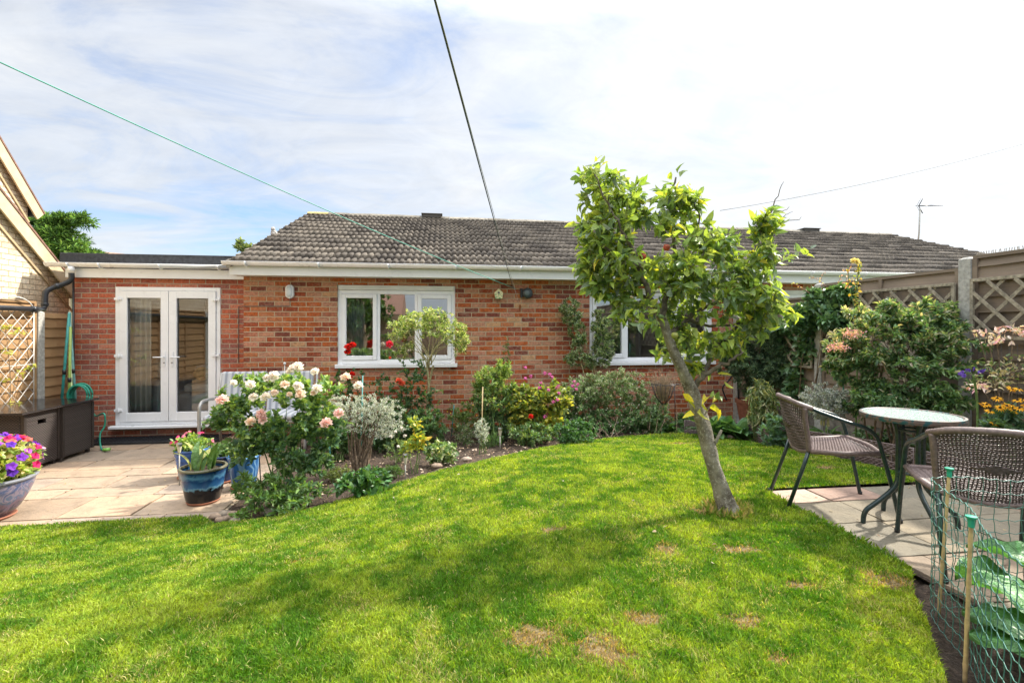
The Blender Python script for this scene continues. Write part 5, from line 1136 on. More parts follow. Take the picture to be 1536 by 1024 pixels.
limbs = [([(1038, 585, 0), (1052, 566, -.03), (1072, 553, -.06), (1096, 541, -.1), (1112, 528, -.12)], .022),
         ([(1052, 566, -.03), (1075, 520, .05), (1110, 488, .1), (1150, 470, .12), (1185, 455, .15)], .016),
         ([(994, 480, -.04), (975, 445, -.08), (962, 410, -.12), (935, 385, -.15), (905, 372, -.18)], .024),
         ([(962, 410, -.12), (948, 372, -.18), (930, 340, -.2), (912, 305, -.2), (893, 262, -.2)], .014),
         ([(994, 480, -.04), (1000, 440, .05), (1008, 400, .08), (1012, 355, .1), (1005, 300, .1), (1012, 268, .1)], .022),
         ([(1003, 508, -.03), (1030, 478, .1), (1070, 455, .15), (1105, 435, .2), (1128, 400, .22), (1143, 360, .22), (1152, 325, .2)], .02),
         ([(1152, 325, .2), (1164, 300, .2), (1173, 274, .2)], .006), ([(1150, 335, .2), (1166, 322, .2), (1182, 312, .2)], .005), ([(1143, 350, .2), (1168, 338, .2), (1202, 327, .2)], .006), ([(1168, 338, .2), (1176, 326, .2), (1188, 318, .2)], .004),
         ([(1008, 400, .08), (1035, 370, .0), (1050, 335, -.05), (1040, 300, -.05)], .012),
         ([(975, 445, -.08), (940, 440, .05), (905, 432, .1), (885, 425, .1)], .014),
         ([(1000, 440, .05), (1030, 425, .1), (1065, 415, .15), (1095, 395, .1)], .014),
         ([(994, 480, -.04), (965, 485, .2), (935, 478, .3), (915, 465, .35)], .012),
         ([(1030, 478, .1), (1075, 490, .1), (1120, 480, .1), (1150, 470, .1)], .012)]
for pts, r0 in limbs:
    p_ = spline([q(*a) for a in pts], 4); m_ = len(p_); rs = [r0*(1-.72*i/(m_-1)) for i in range(m_)]; lm = MB(); wob_ = [p+Vector((R.uniform(-.011, .011), R.uniform(-.011, .011), R.uniform(-.009, .009))) for p in p_]; lm.tube(wob_, rs, 9); lm.build('branch', M_LB, apple); skel += list(zip(p_, rs))
for a in ([(1049, 628, .0), (1058, 620, -.03), (1068, 605, -.05)], [(1066, 672, -.0), (1074, 662, -.03), (1082, 645, -.05)]): mb.tube([q(*b) for b in a], [.016, .011, .008] if a[0][1] > 650 else [.007, .005, .003], 8)
dd = lambda r: r*TZ/F*.9
CL = [(893, 262, 34, 22), (918, 300, 52, 38), (905, 345, 50, 40), (890, 395, 32, 50), (925, 400, 50, 50), (903, 448, 30, 32), (955, 350, 36, 44), (1012, 300, 40, 32), (1045, 315, 26, 26), (1000, 350, 52, 40), (1060, 365, 42, 32), (1000, 420, 62, 50), (1060, 430, 60, 45), (1110, 395, 36, 30), (1130, 430, 46, 34), (1160, 465, 38, 26), (1110, 480, 52, 34), (960, 478, 46, 36), (1018, 490, 44, 36), (1070, 510, 46, 26), (1012, 532, 34, 18), (1145, 340, 20, 26), (1090, 520, 26, 18), (1190, 385, 18, 8), (1150, 385, 22, 18), (925, 470, 26, 18), (1040, 550, 22, 12)]
lobes = [lob(x, y, rx, ry, TZ+R.uniform(-.12, .12), max(rx*TZ/F*1.15, .12)) for x, y, rx, ry in CL]
tr_o = mb.build('trunk', M_AB, apple); mb = MB()
tg = gaps(ell(lobes, 1250, .6), .13, .38, 3); tw = grow(skel, tg, .007, mb, .0, 4, .07, .0014, 5)
mb.build('twigs', m_plain('twig_bark', (.13, .10, .075), .85, .3, 30), apple)
acol = [(*(.11, .18, .065), 3), (*(.18, .265, .065), 4), (*(.27, .35, .075), 3), (*(.14, .19, .12), 1.8), (*(.40, .38, .05), .2)]
pa = [twig_leaves(tw, 6.5, .066, .022, acol, .5, 'ov', start=.05, upb=.1, droopl=.22, follow=.55, curl=1.5, svar=.4)]
for x, y, dz, n_ in ((893, 250, -.2, 9), (1012, 272, .1, 8), (1150, 330, .2, 8), (1190, 385, .2, 8), (1072, 600, -.05, 4), (1210, 380, .2, 4)):
    P_ = ell([lob(x, y, 12, 14, TZ+dz)], n_); pa.append(leaf_arrays(P_, NR.normal(size=(n_, 3))*.6+np.array([0, 0, .5]), .075*NR.uniform(.7, 1.2, n_), .5, pal(n_, acol), 'ov', None, 1.3))
V, T, C = join(pa); np_mesh('crown', V, T, W['leaf_apple'], apple, C)
P_ = np.array([tuple(q(x, y, -.06)) for x, y in ((1054, 600), (1066, 608), (1050, 612), (1060, 596), (1072, 612), (1024, 590), (1027, 600), (1076, 560), (1086, 572), (1040, 620))])
V, T, C = leaf_arrays(P_, NR.normal(size=(10, 3))*.5+np.array([.5, -.2, -.4]), .09, .45, pal(10, [(.50, .44, .03), (.34, .36, .04)]), 'ov', None, 1.5); np_mesh('yellow_leaves', V, T, W['leaf'], apple, C)
M_APP = m_plain('apple_skin', (.42, .07, .035), .3, .5, 30); M_APG = m_plain('green_apple_skin', (.36, .38, .08), .3, .25, 16)
for x, y, mm in ((964, 384, 0), (1000, 371, 0), (1012, 503, 1)):
    mb = MB(); p_ = q(x, y, -.22); mb.lathe([(.001, -.020), (.011, -.021), (.020, -.009), (.022, .003), (.017, .016), (.007, .019), (.001, .013)], p_, 14); mb.build('apple', M_APG if mm else M_APP, apple)

# ---- pale rose in front
rb = atG(428, 752); rz = depth(rb)
rl = [lob(345, 610, 28, 26, rz), lob(370, 590, 42, 30, rz), lob(420, 590, 55, 34, rz), lob(470, 600, 50, 40, rz), lob(395, 640, 62, 36, rz), lob(455, 645, 60, 42, rz), lob(380, 670, 48, 30, rz), lob(440, 690, 55, 36, rz), lob(330, 635, 26, 16, rz), lob(500, 640, 25, 30, rz), lob(470, 705, 38, 24, rz, None, 500), lob(405, 572, 40, 14, rz)]
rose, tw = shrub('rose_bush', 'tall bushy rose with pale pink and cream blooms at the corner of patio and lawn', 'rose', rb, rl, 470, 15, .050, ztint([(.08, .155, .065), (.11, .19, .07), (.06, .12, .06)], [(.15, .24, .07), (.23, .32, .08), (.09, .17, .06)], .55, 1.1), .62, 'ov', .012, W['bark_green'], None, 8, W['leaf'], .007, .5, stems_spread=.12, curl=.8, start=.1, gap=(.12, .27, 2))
CR, PK, PC = (.92, .90, .80), (.94, .70, .65), (.93, .80, .66)
for x, y, c_, s_ in ((446, 549, CR, 1.15), (438, 552, CR, 1), (472, 556, CR, .95), (410, 563, CR, 1.25), (402, 566, CR, 1), (375, 575, CR, 1.05), (350, 573, CR, .7), (333, 598, PK, 1.25), (391, 620, PK, 1.1), (394, 628, PK, 1), (376, 631, PC, 1.1), (489, 633, PK, 1.25), (380, 594, CR, 1.0), (398, 594, CR, 1.1), (412, 588, PC, .8), (427, 575, PC, 1), (448, 578, CR, 1.05), (450, 590, PC, 1.1), (475, 581, CR, 1.1), (434, 591, PC, .6), (470, 588, PC, .7), (508, 618, PK, 1.15), (432, 557, CR, .6), (537, 577, CR, 1.0), (518, 564, PC, 1.1)):
    flower(rose, at(x, y, rz-.24+(.1 if y < 570 else 0)), 'rose', c_, s_*1.0)
# low leafy growth at its foot
def clump(name, label, cat, x, yb, rx, ry, size, cols, ratio=.45, n=60, per=10, dz=0, kind='ov', group=None, mat=None, bias=.45, yc=None, **kw):
    b = atG(x, yb); Zd = depth(b)+dz; yc = yc if yc is not None else yb-ry*.75
    return shrub(name, label, cat, b, [lob(x, yc, rx, ry, Zd)], n, per, size, cols, ratio, kind, kw.pop('spread', .01), kw.pop('stem', W['bark_green']), group, 5, mat, kw.pop('rad', .004), bias, **kw)
clump('ground_plant', 'leafy green self sown plant at the foot of the pale rose', 'plant', 430, 764, 62, 30, .05, [(.08, .16, .04), (.12, .2, .05), (.06, .12, .04)], .4, 110, 12, 0)
clump('ground_plant', 'low green plant sprawling beside the patio edge under the rose', 'plant', 385, 752, 36, 26, .06, [(.07, .14, .04), (.10, .18, .05)], .3, 50, 10)
clump('ground_plant', 'tiny green plant among the stones at the lawn corner', 'plant', 362, 778, 16, 9, .03, [(.12, .22, .05)], .5, 24, 8)
clump('bergenia', 'low mound of glossy dark green leaves at the lawn edge', 'plant', 548, 742, 42, 20, .065, [(.05, .13, .03), (.08, .17, .035), (.035, .09, .03)], .6, 80, 9, 0, mat=W['leaf_gloss'])
# red roses
red = atG(575, 690); rz2 = depth(red)+.25
def rosebush(label, base, rl, blooms, n=120, per=10, cols=None):
    t, tw = shrub('rose_bush', label, 'rose', base, rl, n, per, .042, cols or [(.05, .11, .04), (.08, .15, .05), (.035, .075, .035)], .62, 'ov', .01, W['bark_green'], None, 5, W['leaf'], .006, .5, stems_spread=.08, curl=.8, start=.15)
    for x, y, c_, s_ in blooms: flower(t, at(x, y, depth(rl[0][0])-.2), 'rose', c_, s_)
    return t
RD, CO = (.62, .02, .012), (.78, .16, .08)
b1 = atG(530, 668); z1_ = depth(b1)
rosebush('red rose with small scarlet blooms in front of the left window frame', b1, [lob(525, 575, 26, 28, z1_), lob(520, 610, 30, 34, z1_), lob(545, 640, 30, 26, z1_)], [(523, 520, RD, 1.25), (529, 516, RD, 1.1), (521, 527, RD, 1.0), (527, 561, RD, 1.2), (521, 564, RD, 1.1)], 90, 9)
b2 = atG(602, 668); z2_ = depth(b2)
rosebush('coral rose on tall open stems before the middle of the window', b2, [lob(590, 575, 40, 22, z2_), lob(620, 560, 30, 30, z2_), lob(600, 620, 46, 34, z2_), lob(640, 600, 30, 30, z2_)], [(584, 515, (.80, .06, .10), 1.2), (598, 570, CO, 1.15), (603, 574, CO, 1.0), (585, 536, CO, .5)], 150, 10)
b = atG(640, 665); zb_ = depth(b)
clump('dark_shrub', 'dark leaved shrub filling the border between the roses and the window', 'shrub', 575, 672, 66, 46, .052, [(.05, .10, .04), (.07, .14, .05)], .5, 300, 14, .1, yc=635)
# silvery shrub
sb_ = atG(540, 702); sz = depth(sb_)
SIL = [(.48, .50, .46), (.58, .60, .56), (.36, .40, .34), (.26, .30, .22)]
silver, tw = shrub('silver_shrub', 'silvery grey shrub with bare twisted woody stems in the left border', 'shrub', sb_, [lob(515, 610, 34, 20, sz), lob(560, 612, 36, 22, sz), lob(585, 615, 24, 20, sz), lob(530, 632, 36, 20, sz), lob(575, 640, 34, 18, sz), lob(498, 605, 16, 14, sz)], 460, 24, .020, SIL, .3, 'di', .012, m_plain('pale_wood', (.20, .145, .10), .9, .4, 40), None, 18, W['leaf_dull'], .011, .4, stems_spread=.10)
# standard shrub with airy head
st_b = atG(645, 665); stz = depth(st_b)+.15; t = thing('standard_shrub', 'open headed shrub with many pale upright branches in front of the window', 'shrub', st_b); mb = MB(); skel = []
q2 = lambda x, y, d=0: at(x, y, stz+d)
for x, y, d in ((640, 545, 0), (650, 548, .1)):
    pts = spline([st_b-Vector((0, 0, .03)), q2(641, 620, d), q2(643, 580, d), q2(x, y, d)], 5); mb.tube(pts, [.018-.005*i/len(pts) for i in range(len(pts))], 8)
for i in range(17):
    ex = 592+R.uniform(0, 104); ey = 505-34*math.sin((ex-585)/115*math.pi)+R.uniform(-8, 22); d = R.uniform(-.28, .28); m_ = R.uniform(.4, .7); y0 = R.uniform(-26, 4)
    pts = spline([q2(642+R.uniform(-4, 6), 552+y0*.5), q2(642+(ex-642)*m_*.6+R.uniform(-4, 4), 536+y0*.7, d*.5), q2(642+(ex-642)*min(1, m_+.3)+R.uniform(-5, 5), (ey+520)/2+R.uniform(-6, 8), d*.8), q2(ex, ey, d)], 5)
    rs = [R.uniform(.005, .009)*(1-.75*j/(len(pts)-1)) for j in range(len(pts))]; rs.sort(reverse=True); mb.tube(pts, rs, 6); skel += list(zip(pts[6:], rs[6:]))
sl_ = [lob(596, 496, 18, 18, stz, .25), lob(694, 500, 12, 22, stz, .2), lob(600, 505, 26, 26, stz, .25), lob(640, 486, 34, 22, stz, .3), lob(675, 495, 26, 28, stz, .25), lob(690, 520, 14, 22, stz, .2), lob(605, 525, 22, 12, stz, .2), lob(648, 470, 26, 10, stz, .2), lob(618, 480, 22, 16, stz, .25)]
tw = grow(skel, gaps(ell(sl_, 480, .5), .08, .42, 6), .003, mb, .1, 4, .05, .0012, 5); mb.build('stem', W['bark_pale'], t)
V, T, C = join([twig_leaves(tw, 17, .042, .01, [(.18, .27, .07), (.30, .37, .12), (.46, .48, .28), (.12, .2, .05)], .28, 'di', start=.35, upb=.1)]); np_mesh('foliage', V, T, W['leaf'], t, C)
# yellow leaved plant, variegated mound, small border plants
yb_ = atG(622, 706); yz = depth(yb_)
shrub('yellowing_plant', 'upright plant with yellow green autumn leaves near the lawn edge', 'plant', yb_, [lob(625, 640, 12, 20, yz, .08), lob(614, 665, 16, 16, yz, .1), lob(630, 660, 12, 20, yz, .08)], 45, 6, .055, [(.34, .36, .04), (.20, .28, .05), (.46, .36, .05), (.12, .2, .04)], .55, 'ov', .01, W['bark_green'], None, 4, None, .004, .5, stems_spread=.04)
clump('variegated_plant', 'low mound of green and cream edged leaves at the lawn edge', 'plant', 663, 692, 30, 17, .045, [(.12, .20, .07), (.34, .38, .20), (.07, .13, .04)], .6, 70, 10)
for i, (x, y, rx, ry, cc, lb) in enumerate([
    (505, 718, 22, 12, [(.12, .16, .05)], 'sparse low plant between the pale rose and the dark mound'),
    (600, 690, 26, 22, [(.10, .17, .06), (.16, .22, .08)], 'feathery green plant behind the solar light at the lawn edge'),
    (590, 712, 14, 8, [(.10, .18, .05)], 'tiny seedling clump beside the dark glossy mound'),
    (648, 668, 26, 26, [(.06, .12, .05), (.10, .15, .06)], 'narrow leaved green plant below the standard shrub'),
    (700, 665, 26, 20, [(.10, .15, .07), (.2, .22, .13)], 'greyish low plant between the teal cane and the pale cane'),
    (690, 640, 34, 26, [(.09, .14, .03), (.16, .2, .04)], 'wispy green plant with small yellow flowers against the wall'),
    (735, 668, 20, 12, [(.09, .16, .05)], 'small green plant at the foot of the tall leafy shrub'),
    (790, 666, 22, 9, [(.09, .17, .05)], 'creeping green plant at the lawn edge below the yellow and pink plants'),
    (580, 668, 22, 14, [(.08, .13, .05)], 'short green plant behind the feathery one')]):
    t, tw = clump('border_plant', lb, 'plant', x, y, rx, ry, .032, cc, .3, 60, 10, 0, 'di')
    if i == 5:
        for j in range(8): flower(t, at(x+R.uniform(-30, 26), y-R.uniform(15, 44), depth(t.location)-.1), 'disc', (.75, .62, .03), .35)
clump('grey_shrub', 'little grey twiggy lavender standing alone before the tall leafy shrub', 'shrub', 723, 678, 12, 22, .018, SIL, .3, 110, 14, 0, 'di', None, W['leaf_dull'], yc=645)
db = atG(672, 640); t = thing('white_flowers', 'flat white flower heads on thin stems beside the yellow leaved plant', 'plant', atG(596, 705)); mb = MB()
for x, y in ((593, 648), (608, 654), (597, 670), (586, 655), (602, 642)):
    a = t.location; p_ = at(x, y, depth(a)); mb.tube(spline([a, a.lerp(p_, .5)+Vector((R.uniform(-.03, .03), 0, 0)), p_], 4), .002, 5); flower(t, p_, 'cluster', (.8, .78, .7), .8, (0, -.2, 1))
mb.build('stem', W['bark_green'], t)
# tall leafy shrub
tl = atG(742, 664); tlz = depth(tl)+.25
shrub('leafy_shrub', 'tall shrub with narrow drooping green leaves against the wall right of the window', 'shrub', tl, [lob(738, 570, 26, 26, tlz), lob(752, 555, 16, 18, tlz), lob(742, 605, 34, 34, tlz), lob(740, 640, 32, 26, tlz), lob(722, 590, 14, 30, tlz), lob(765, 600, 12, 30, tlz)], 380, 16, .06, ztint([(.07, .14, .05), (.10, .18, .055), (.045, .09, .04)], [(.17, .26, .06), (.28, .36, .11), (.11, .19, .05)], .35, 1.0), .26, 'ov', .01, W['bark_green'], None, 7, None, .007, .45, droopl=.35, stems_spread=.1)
for lb_, x_, yb_, yc_, rx_, ry_, sz_, cc_, nn_ in (
    ('dense green plant filling the border behind the rose and the silvery shrub', 510, 690, 655, 26, 34, .05, [(.06, .12, .045), (.09, .16, .055)], 150),
    ('tangle of green foliage below the window behind the yellow leaved plant', 640, 672, 640, 34, 26, .04, [(.06, .13, .045), (.11, .18, .06)], 170),
    ('leafy green plant against the wall between the standard and tall leafy shrubs', 695, 660, 628, 24, 26, .035, [(.10, .17, .05), (.16, .22, .07)], 120),
    ('green foliage at the foot of the pink flowered plant', 800, 668, 648, 44, 14, .045, [(.08, .16, .05), (.14, .2, .06)], 110),
    ('green plant between the flecked shrub and the wire basket', 985, 652, 625, 24, 24, .04, [(.11, .18, .08), (.16, .24, .11)], 120),
    ('green plant at the wall foot right of the wire basket', 1040, 650, 632, 24, 16, .06, [(.08, .16, .06), (.12, .2, .08)], 70)):
    clump('border_plant', lb_, 'plant', x_, yb_, rx_, ry_, sz_, cc_, .45, nn_, 12, .15, yc=yc_)
t, tw = clump('airy_stem', 'thin leafy sprig rising above the tall leafy shrub', 'plant', 760, 650, 8, 30, .035, [(.10, .16, .05)], .3, 26, 8, .2, 'di', yc=530, rad=.003)
# pink flowered plant with yellow leaves
pb = atG(800, 662); pz = depth(pb)+.15
t, tw = shrub('pink_flowered_plant', 'plant with yellowing leaves and magenta pink flower clusters against the wall', 'plant', pb, [lob(795, 600, 32, 26, pz), lob(810, 630, 36, 24, pz), lob(775, 625, 20, 26, pz), lob(830, 600, 30, 30, pz)], 260, 13, .065, ztint([(.34, .36, .05), (.16, .22, .04), (.08, .13, .03), (.44, .40, .08)], [(.10, .15, .04), (.18, .22, .05)], .45, .95), .6, 'ov', .01, None, None, 6, None, .005, .45, stems_spread=.1)
MG = (.66, .16, .42)
for x, y in ((788, 552), (796, 565), (788, 568), (810, 575), (809, 582), (818, 560), (826, 566), (824, 562), (838, 580), (834, 582), (836, 590), (822, 585), (863, 573), (858, 579), (862, 584), (856, 580), (868, 577), (835, 600), (817, 625), (831, 603)):
    flower(t, at(x+R.uniform(-2, 2), y, pz-.28), 'cluster', MG, 1.0)
flower(t, at(796, 624, pz-.35), 'rose', RD, .8)
# broad pale flecked shrub
fb = atG(905, 655); fz = depth(fb)+.55
bl = [lob(880, 585, 40, 26, fz), lob(925, 580, 42, 28, fz), lob(960, 600, 34, 30, fz), lob(900, 620, 56, 34, fz), lob(955, 630, 40, 26, fz), lob(860, 632, 32, 24, fz), lob(905, 570, 30, 14, fz), lob(850, 600, 24, 22, fz), lob(975, 640, 26, 20, fz), lob(890, 640, 56, 20, fz), lob(855, 625, 30, 26, fz), lob(930, 645, 40, 16, fz), lob(865, 590, 34, 26, fz), lob(940, 570, 30, 16, fz)]
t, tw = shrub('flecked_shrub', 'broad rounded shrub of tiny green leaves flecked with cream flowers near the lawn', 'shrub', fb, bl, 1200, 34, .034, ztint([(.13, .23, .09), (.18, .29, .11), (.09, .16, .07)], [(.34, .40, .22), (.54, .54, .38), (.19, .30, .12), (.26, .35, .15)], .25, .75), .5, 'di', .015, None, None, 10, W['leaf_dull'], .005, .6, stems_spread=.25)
P_ = ell([(l[0], l[1], l[2], l[3], l[4]) for l in bl], 900, .08); V, T, C = leaf_arrays(P_, NR.normal(size=(900, 3)), .024, .8, pal(900, [(.82, .80, .66), (.66, .34, .34), (.8, .74, .62)]), 'di'); np_mesh('blossom', V, T, W['petal'], t, C)
clump('bushy_plant', 'denser green lower shrub at the left foot of the flecked shrub', 'shrub', 862, 668, 34, 24, .034, [(.05, .13, .04), (.08, .17, .05), (.035, .09, .03)], .5, 170, 16, .15)
# wispy pink topped + dried basket
wb = atG(1000, 640); t, tw = shrub('wispy_plant', 'wispy plant with reddish pink flower specks along the sill of the right window', 'plant', at(985, 640, 7.0), [lob(945, 562, 40, 10, 7.3), lob(990, 568, 34, 18, 7.3), lob(1030, 575, 20, 16, 7.3)], 150, 10, .018, [(.45, .14, .12), (.3, .2, .1), (.14, .16, .07), (.5, .3, .22)], .6, 'di', .012, None, None, 8, W['leaf_dull'], .004, .45, stems_spread=.3)
t = thing('hanging_basket', 'black wire basket of dried brown stems behind the leaning trunk', 'plant basket', at(1000, 640, 7.05)); mb = MB(); cx_ = at(995, 576, 7.05)
for i in range(14): a = i*2*math.pi/14; mb.tube([cx_+Vector((.17*math.cos(a), .17*math.sin(a), .0)), cx_+Vector((.11*math.cos(a), .11*math.sin(a), -.18)), cx_+Vector((.02*math.cos(a), .02*math.sin(a), -.29))], .0035, 5)
mb.tube([cx_+Vector((.17*math.cos(a*.3), .17*math.sin(a*.3), 0)) for a in range(22)], .005, 5); mb.tube([at(1012, 576, 7.05), at(1013, 650, 7.05)], .006, 6); mb.tube([at(980, 576, 7.05), at(1020, 576, 7.05)], .005, 6)
mb.build('basket', W['black_plastic'], t); mb = MB()
for i in range(240):
    a = R.uniform(0, 6.28); r_ = R.uniform(0, .15); e = cx_+Vector((math.cos(a)*r_*1.35, math.sin(a)*r_*1.35, R.uniform(.02, .17))); mb.tube([cx_+Vector((math.cos(a)*r_*.25, math.sin(a)*r_*.25, -.24)), cx_+Vector((math.cos(a)*r_, math.sin(a)*r_, -.04)), e], [.0025, .002, .0012], 4, 0, True, False)
mb.build('dried_stems', m_plain('dry_stem', (.33, .24, .16), .9, .3, 30), t)
# wall climber, two columns
cb = atY(905, 640, 7.45); cbz = 7.5/(CS-SN*(880-768)/F)
clz = depth(at(880, 500, 7.75))
shrub('wall_climber', 'pale leaved climbing shrub in two columns on the wall at the right window', 'climber', at(893, 640, clz), [lob(858, 470, 16, 26, clz, .12), lob(866, 505, 14, 28, clz, .12), lob(862, 538, 16, 14, clz, .12), lob(900, 490, 14, 30, clz, .12), lob(905, 525, 18, 26, clz, .14), lob(884, 540, 14, 12, clz, .1), lob(845, 462, 8, 8, clz, .1)], 420, 22, .044, [(.14, .22, .09), (.22, .30, .15), (.08, .14, .06), (.38, .42, .28)], .4, 'di', .012, W['bark_pale'], None, 6, None, .008, .4, stems_spread=.08)
# hostas / right bed
def rosette(name, label, x, yb, n, L, cols, ratio=.5, up=.7, Z=None, grp=None, mat=None, cat='plant', base=None):
    b = base if base is not None else (atG(x, yb) if Z is None else at(x, yb, Z)); t = thing(name, label, cat, b, grp); parts = []
    a = NR.uniform(0, 6.28, n); el = NR.uniform(up-.45, up+.35, n); D = np.stack([np.cos(a)*np.cos(el), np.sin(a)*np.cos(el), np.sin(el)], 1); Ls = L*NR.uniform(.6, 1.1, n)
    P0 = np.array([tuple(b)])+D*Ls[:, None]*.45*NR.uniform(.3, 1., (n, 1)); V, T, C = leaf_arrays(P0, D+np.array([0, 0, -.35]), Ls*.75, ratio, pal(n, cols), 'ov', np.array([0, 0, 3.]), 1.2)
    np_mesh('foliage', V, T, mat or W['leaf'], t, C); mb = MB()
    for i in range(n): mb.tube([tuple(b), tuple(P0[i])], .003, 4, 0, True, False)
    mb.build('stem', W['bark_green'], t); return t
HG = [(.07, .15, .05), (.10, .19, .06), (.05, .11, .04)]
rosette('hosta', 'hosta with broad green leaves at the edging left of the trunk', 1002, 649, 56, .24, HG, .4)
rosette('hosta', 'broad leaved green plant directly behind the leaning trunk', 1074, 658, 70, .36, HG, .5, 1.0)
rosette('hosta', 'large leaved green plant right of the trunk behind the edging', 1108, 660, 70, .36, [(.06, .14, .06), (.10, .2, .07)], .55, 1.0)
clump('sage', 'bluish green sage like mound behind the edging left of the chair', 'plant', 1176, 672, 34, 30, .065, [(.09, .17, .09), (.12, .21, .11), (.06, .12, .06)], .45, 110, 9)
clump('small_plant', 'pale green plant low at the bed corner beside the first edging panel', 'plant', 985, 648, 18, 16, .04, [(.12, .2, .09), (.18, .26, .13)], .4, 60, 9)
vb = atG(1142, 664); vz = depth(vb)+.05
t = thing('feathery_clump', 'dense column of narrow arching pale green leaves behind the edging', 'plant', vb); n_ = 900; U = ell([lob(1142, 592, 20, 26, vz, .18), lob(1144, 620, 22, 20, vz, .18)], n_, .5)
V, T, C = leaf_arrays(U, NR.normal(size=(n_, 3))*.6+np.array([0, 0, -.9]), NR.uniform(.06, .12, n_), .16, pal(n_, [(.13, .17, .06), (.22, .25, .10), (.08, .12, .04), (.32, .32, .16)]), 'ov', None, 1.6); np_mesh('foliage', V, T, W['leaf'], t, C)
mb = MB()
for i in range(22): mb.tube([tuple(vb+Vector((R.uniform(-.1, .1), R.uniform(-.08, .08), -.03))), tuple(at(1142+R.uniform(-18, 18), 585+R.uniform(-10, 20), vz+R.uniform(-.1, .1)))], .004, 5)
mb.build('stem', W['bark_green'], t)
rb2 = at(1145, 640, 7.5); rb2.z = .1
shrub('rosemary_shrub', 'large dark blue green needle leaved shrub in the corner by the house and fence', 'shrub', rb2, [lob(1105, 520, 28, 24, 7.3), lob(1140, 500, 40, 26, 7.2), lob(1180, 520, 34, 32, 7.1), lob(1125, 550, 48, 26, 7.3), lob(1170, 555, 40, 26, 7.1), lob(1100, 535, 20, 22, 7.4), lob(1150, 580, 40, 22, 7.4)], 900, 34, .055, [(.09, .15, .085), (.13, .20, .115), (.05, .09, .05), (.17, .24, .14)], .16, 'di', .02, None, None, 9, W['leaf_dull'], .012, .45, stems_spread=.15)
tp2 = at(1113, 600, 7.6); t = thing('plant_pot', 'terracotta pot half hidden in the dark corner behind the trunk', 'plant pot', (tp2.x+.1, tp2.y, .1)); mb = MB(); mb.lathe([(.001, 0), (.12, 0), (.17, .28), (.185, .28), (.185, .34), (.16, .34), (.13, .2)], (tp2.x+.1, tp2.y, .2), 24); mb.build('body', M_TERRA, t)
mb = MB(); mb.lathe([(.001, 0), (.15, 0), (.13, .1), (.001, .1)], (tp2.x+.1, tp2.y, .1), 20); mb.build('stand', M_GRAV, t)
mb = MB(); mb.tube(spline([at(1090, 600, 7.6), at(1084, 582, 7.6), at(1092, 572, 7.6), at(1104, 560, 7.6), at(1108, 598, 7.6)], 5), .012, 6); tag(mb.build('cable_loop', W['black_plastic']), 'black bent pipe loop against the wall behind the trunk', 'pipe')
# fence climber
cz = 6.55
shrub('fence_climber', 'dark green large leaved climber covering the far end of the right fence', 'climber', at(1205, 640, 6.7), [lob(1240, 450, 34, 22, 6.2, .18), lob(1215, 480, 34, 26, 6.5, .2), lob(1255, 475, 26, 22, 6.0, .16), lob(1190, 495, 26, 18, 6.9, .2), lob(1205, 560, 26, 40, 6.8, .2), lob(1180, 530, 24, 22, 7.1, .2), lob(1215, 520, 16, 26, 6.6, .18), lob(1270, 440, 16, 14, 5.9, .12), lob(1195, 600, 22, 24, 6.8, .18)], 480, 14, .085, [(.07, .15, .06), (.10, .20, .075), (.05, .10, .045), (.13, .22, .09)], .62, 'ov', .02, None, None, 8, W['leaf_gloss'], .008, .45, droopl=.3, start=.1)
P_ = None
t = thing('climber_tendrils', 'thin reddish shoots with tiny pale leaves reaching above the fence climber', 'plant', at(1225, 430, 6.3)); mb = MB(); parts = []
for x0_, y0_, x1_, y1_ in ((1235, 440, 1236, 408), (1270, 440, 1278, 395), (1215, 440, 1190, 425), (1250, 435, 1262, 412), (1180, 470, 1165, 455), (1240, 430, 1215, 415)):
    a, b = at(x0_, y0_, 6.1), at(x1_, y1_, 6.05); pts = spline([a, a.lerp(b, .5)+Vector((R.uniform(-.04, .04), 0, .02)), b], 4); mb.tube(pts, .0025, 4)
    P_ = np.array([tuple(p) for p in pts[2:]]); parts.append(leaf_arrays(P_, NR.normal(size=P_.shape), .03, .5, pal(len(P_), [(.45, .25, .15), (.4, .4, .15)]), 'di'))
mb.build('stem', m_plain('red_stem', (.35, .15, .09), .7), t); V, T, C = join(parts); np_mesh('foliage', V, T, W['leaf'], t, C)
# hollyhock stalk
hb_ = at(1283, 620, 5.3); hb_.z = .25; t = thing('flower_stalk', 'tall leafy flower stalk with one pale yellow bloom standing above the fence', 'plant', hb_); mb = MB(); top = at(1290, 391, 5.25); pts = spline([hb_, at(1286, 520, 5.28), at(1284, 450, 5.26), top], 8); mb.tube(pts, [.009-.005*i/len(pts) for i in range(len(pts))], 7); mb.tube(spline([at(1284, 470, 5.26), at(1274, 430, 5.27), at(1272, 398, 5.27)], 5), .004, 5); mb.build('stem', W['bark_green'], t)
P_ = np.array([tuple(pts[min(len(pts)-1, int(8+i*16/130))]) for i in range(130)])+NR.normal(0, .012, (130, 3)); V, T, C = leaf_arrays(P_, NR.normal(size=(130, 3)), NR.uniform(.02, .04, 130), .7, pal(130, [(.26, .25, .05), (.34, .26, .06), (.14, .2, .05)])); np_mesh('foliage', V, T, W['leaf'], t, C)
P_ = np.array([tuple(at(1273+NR.uniform(-6, 6), 425+NR.uniform(-22, 20), 5.27)) for i in range(22)]); V, T, C = leaf_arrays(P_, NR.normal(size=(22, 3)), .04, .6, pal(22, [(.42, .34, .05), (.5, .3, .15)])); np_mesh('yellow_leaves', V, T, W['leaf'], t, C)
flower(t, at(1283, 391, 5.22), 'rose', (.80, .72, .25), 1.1)
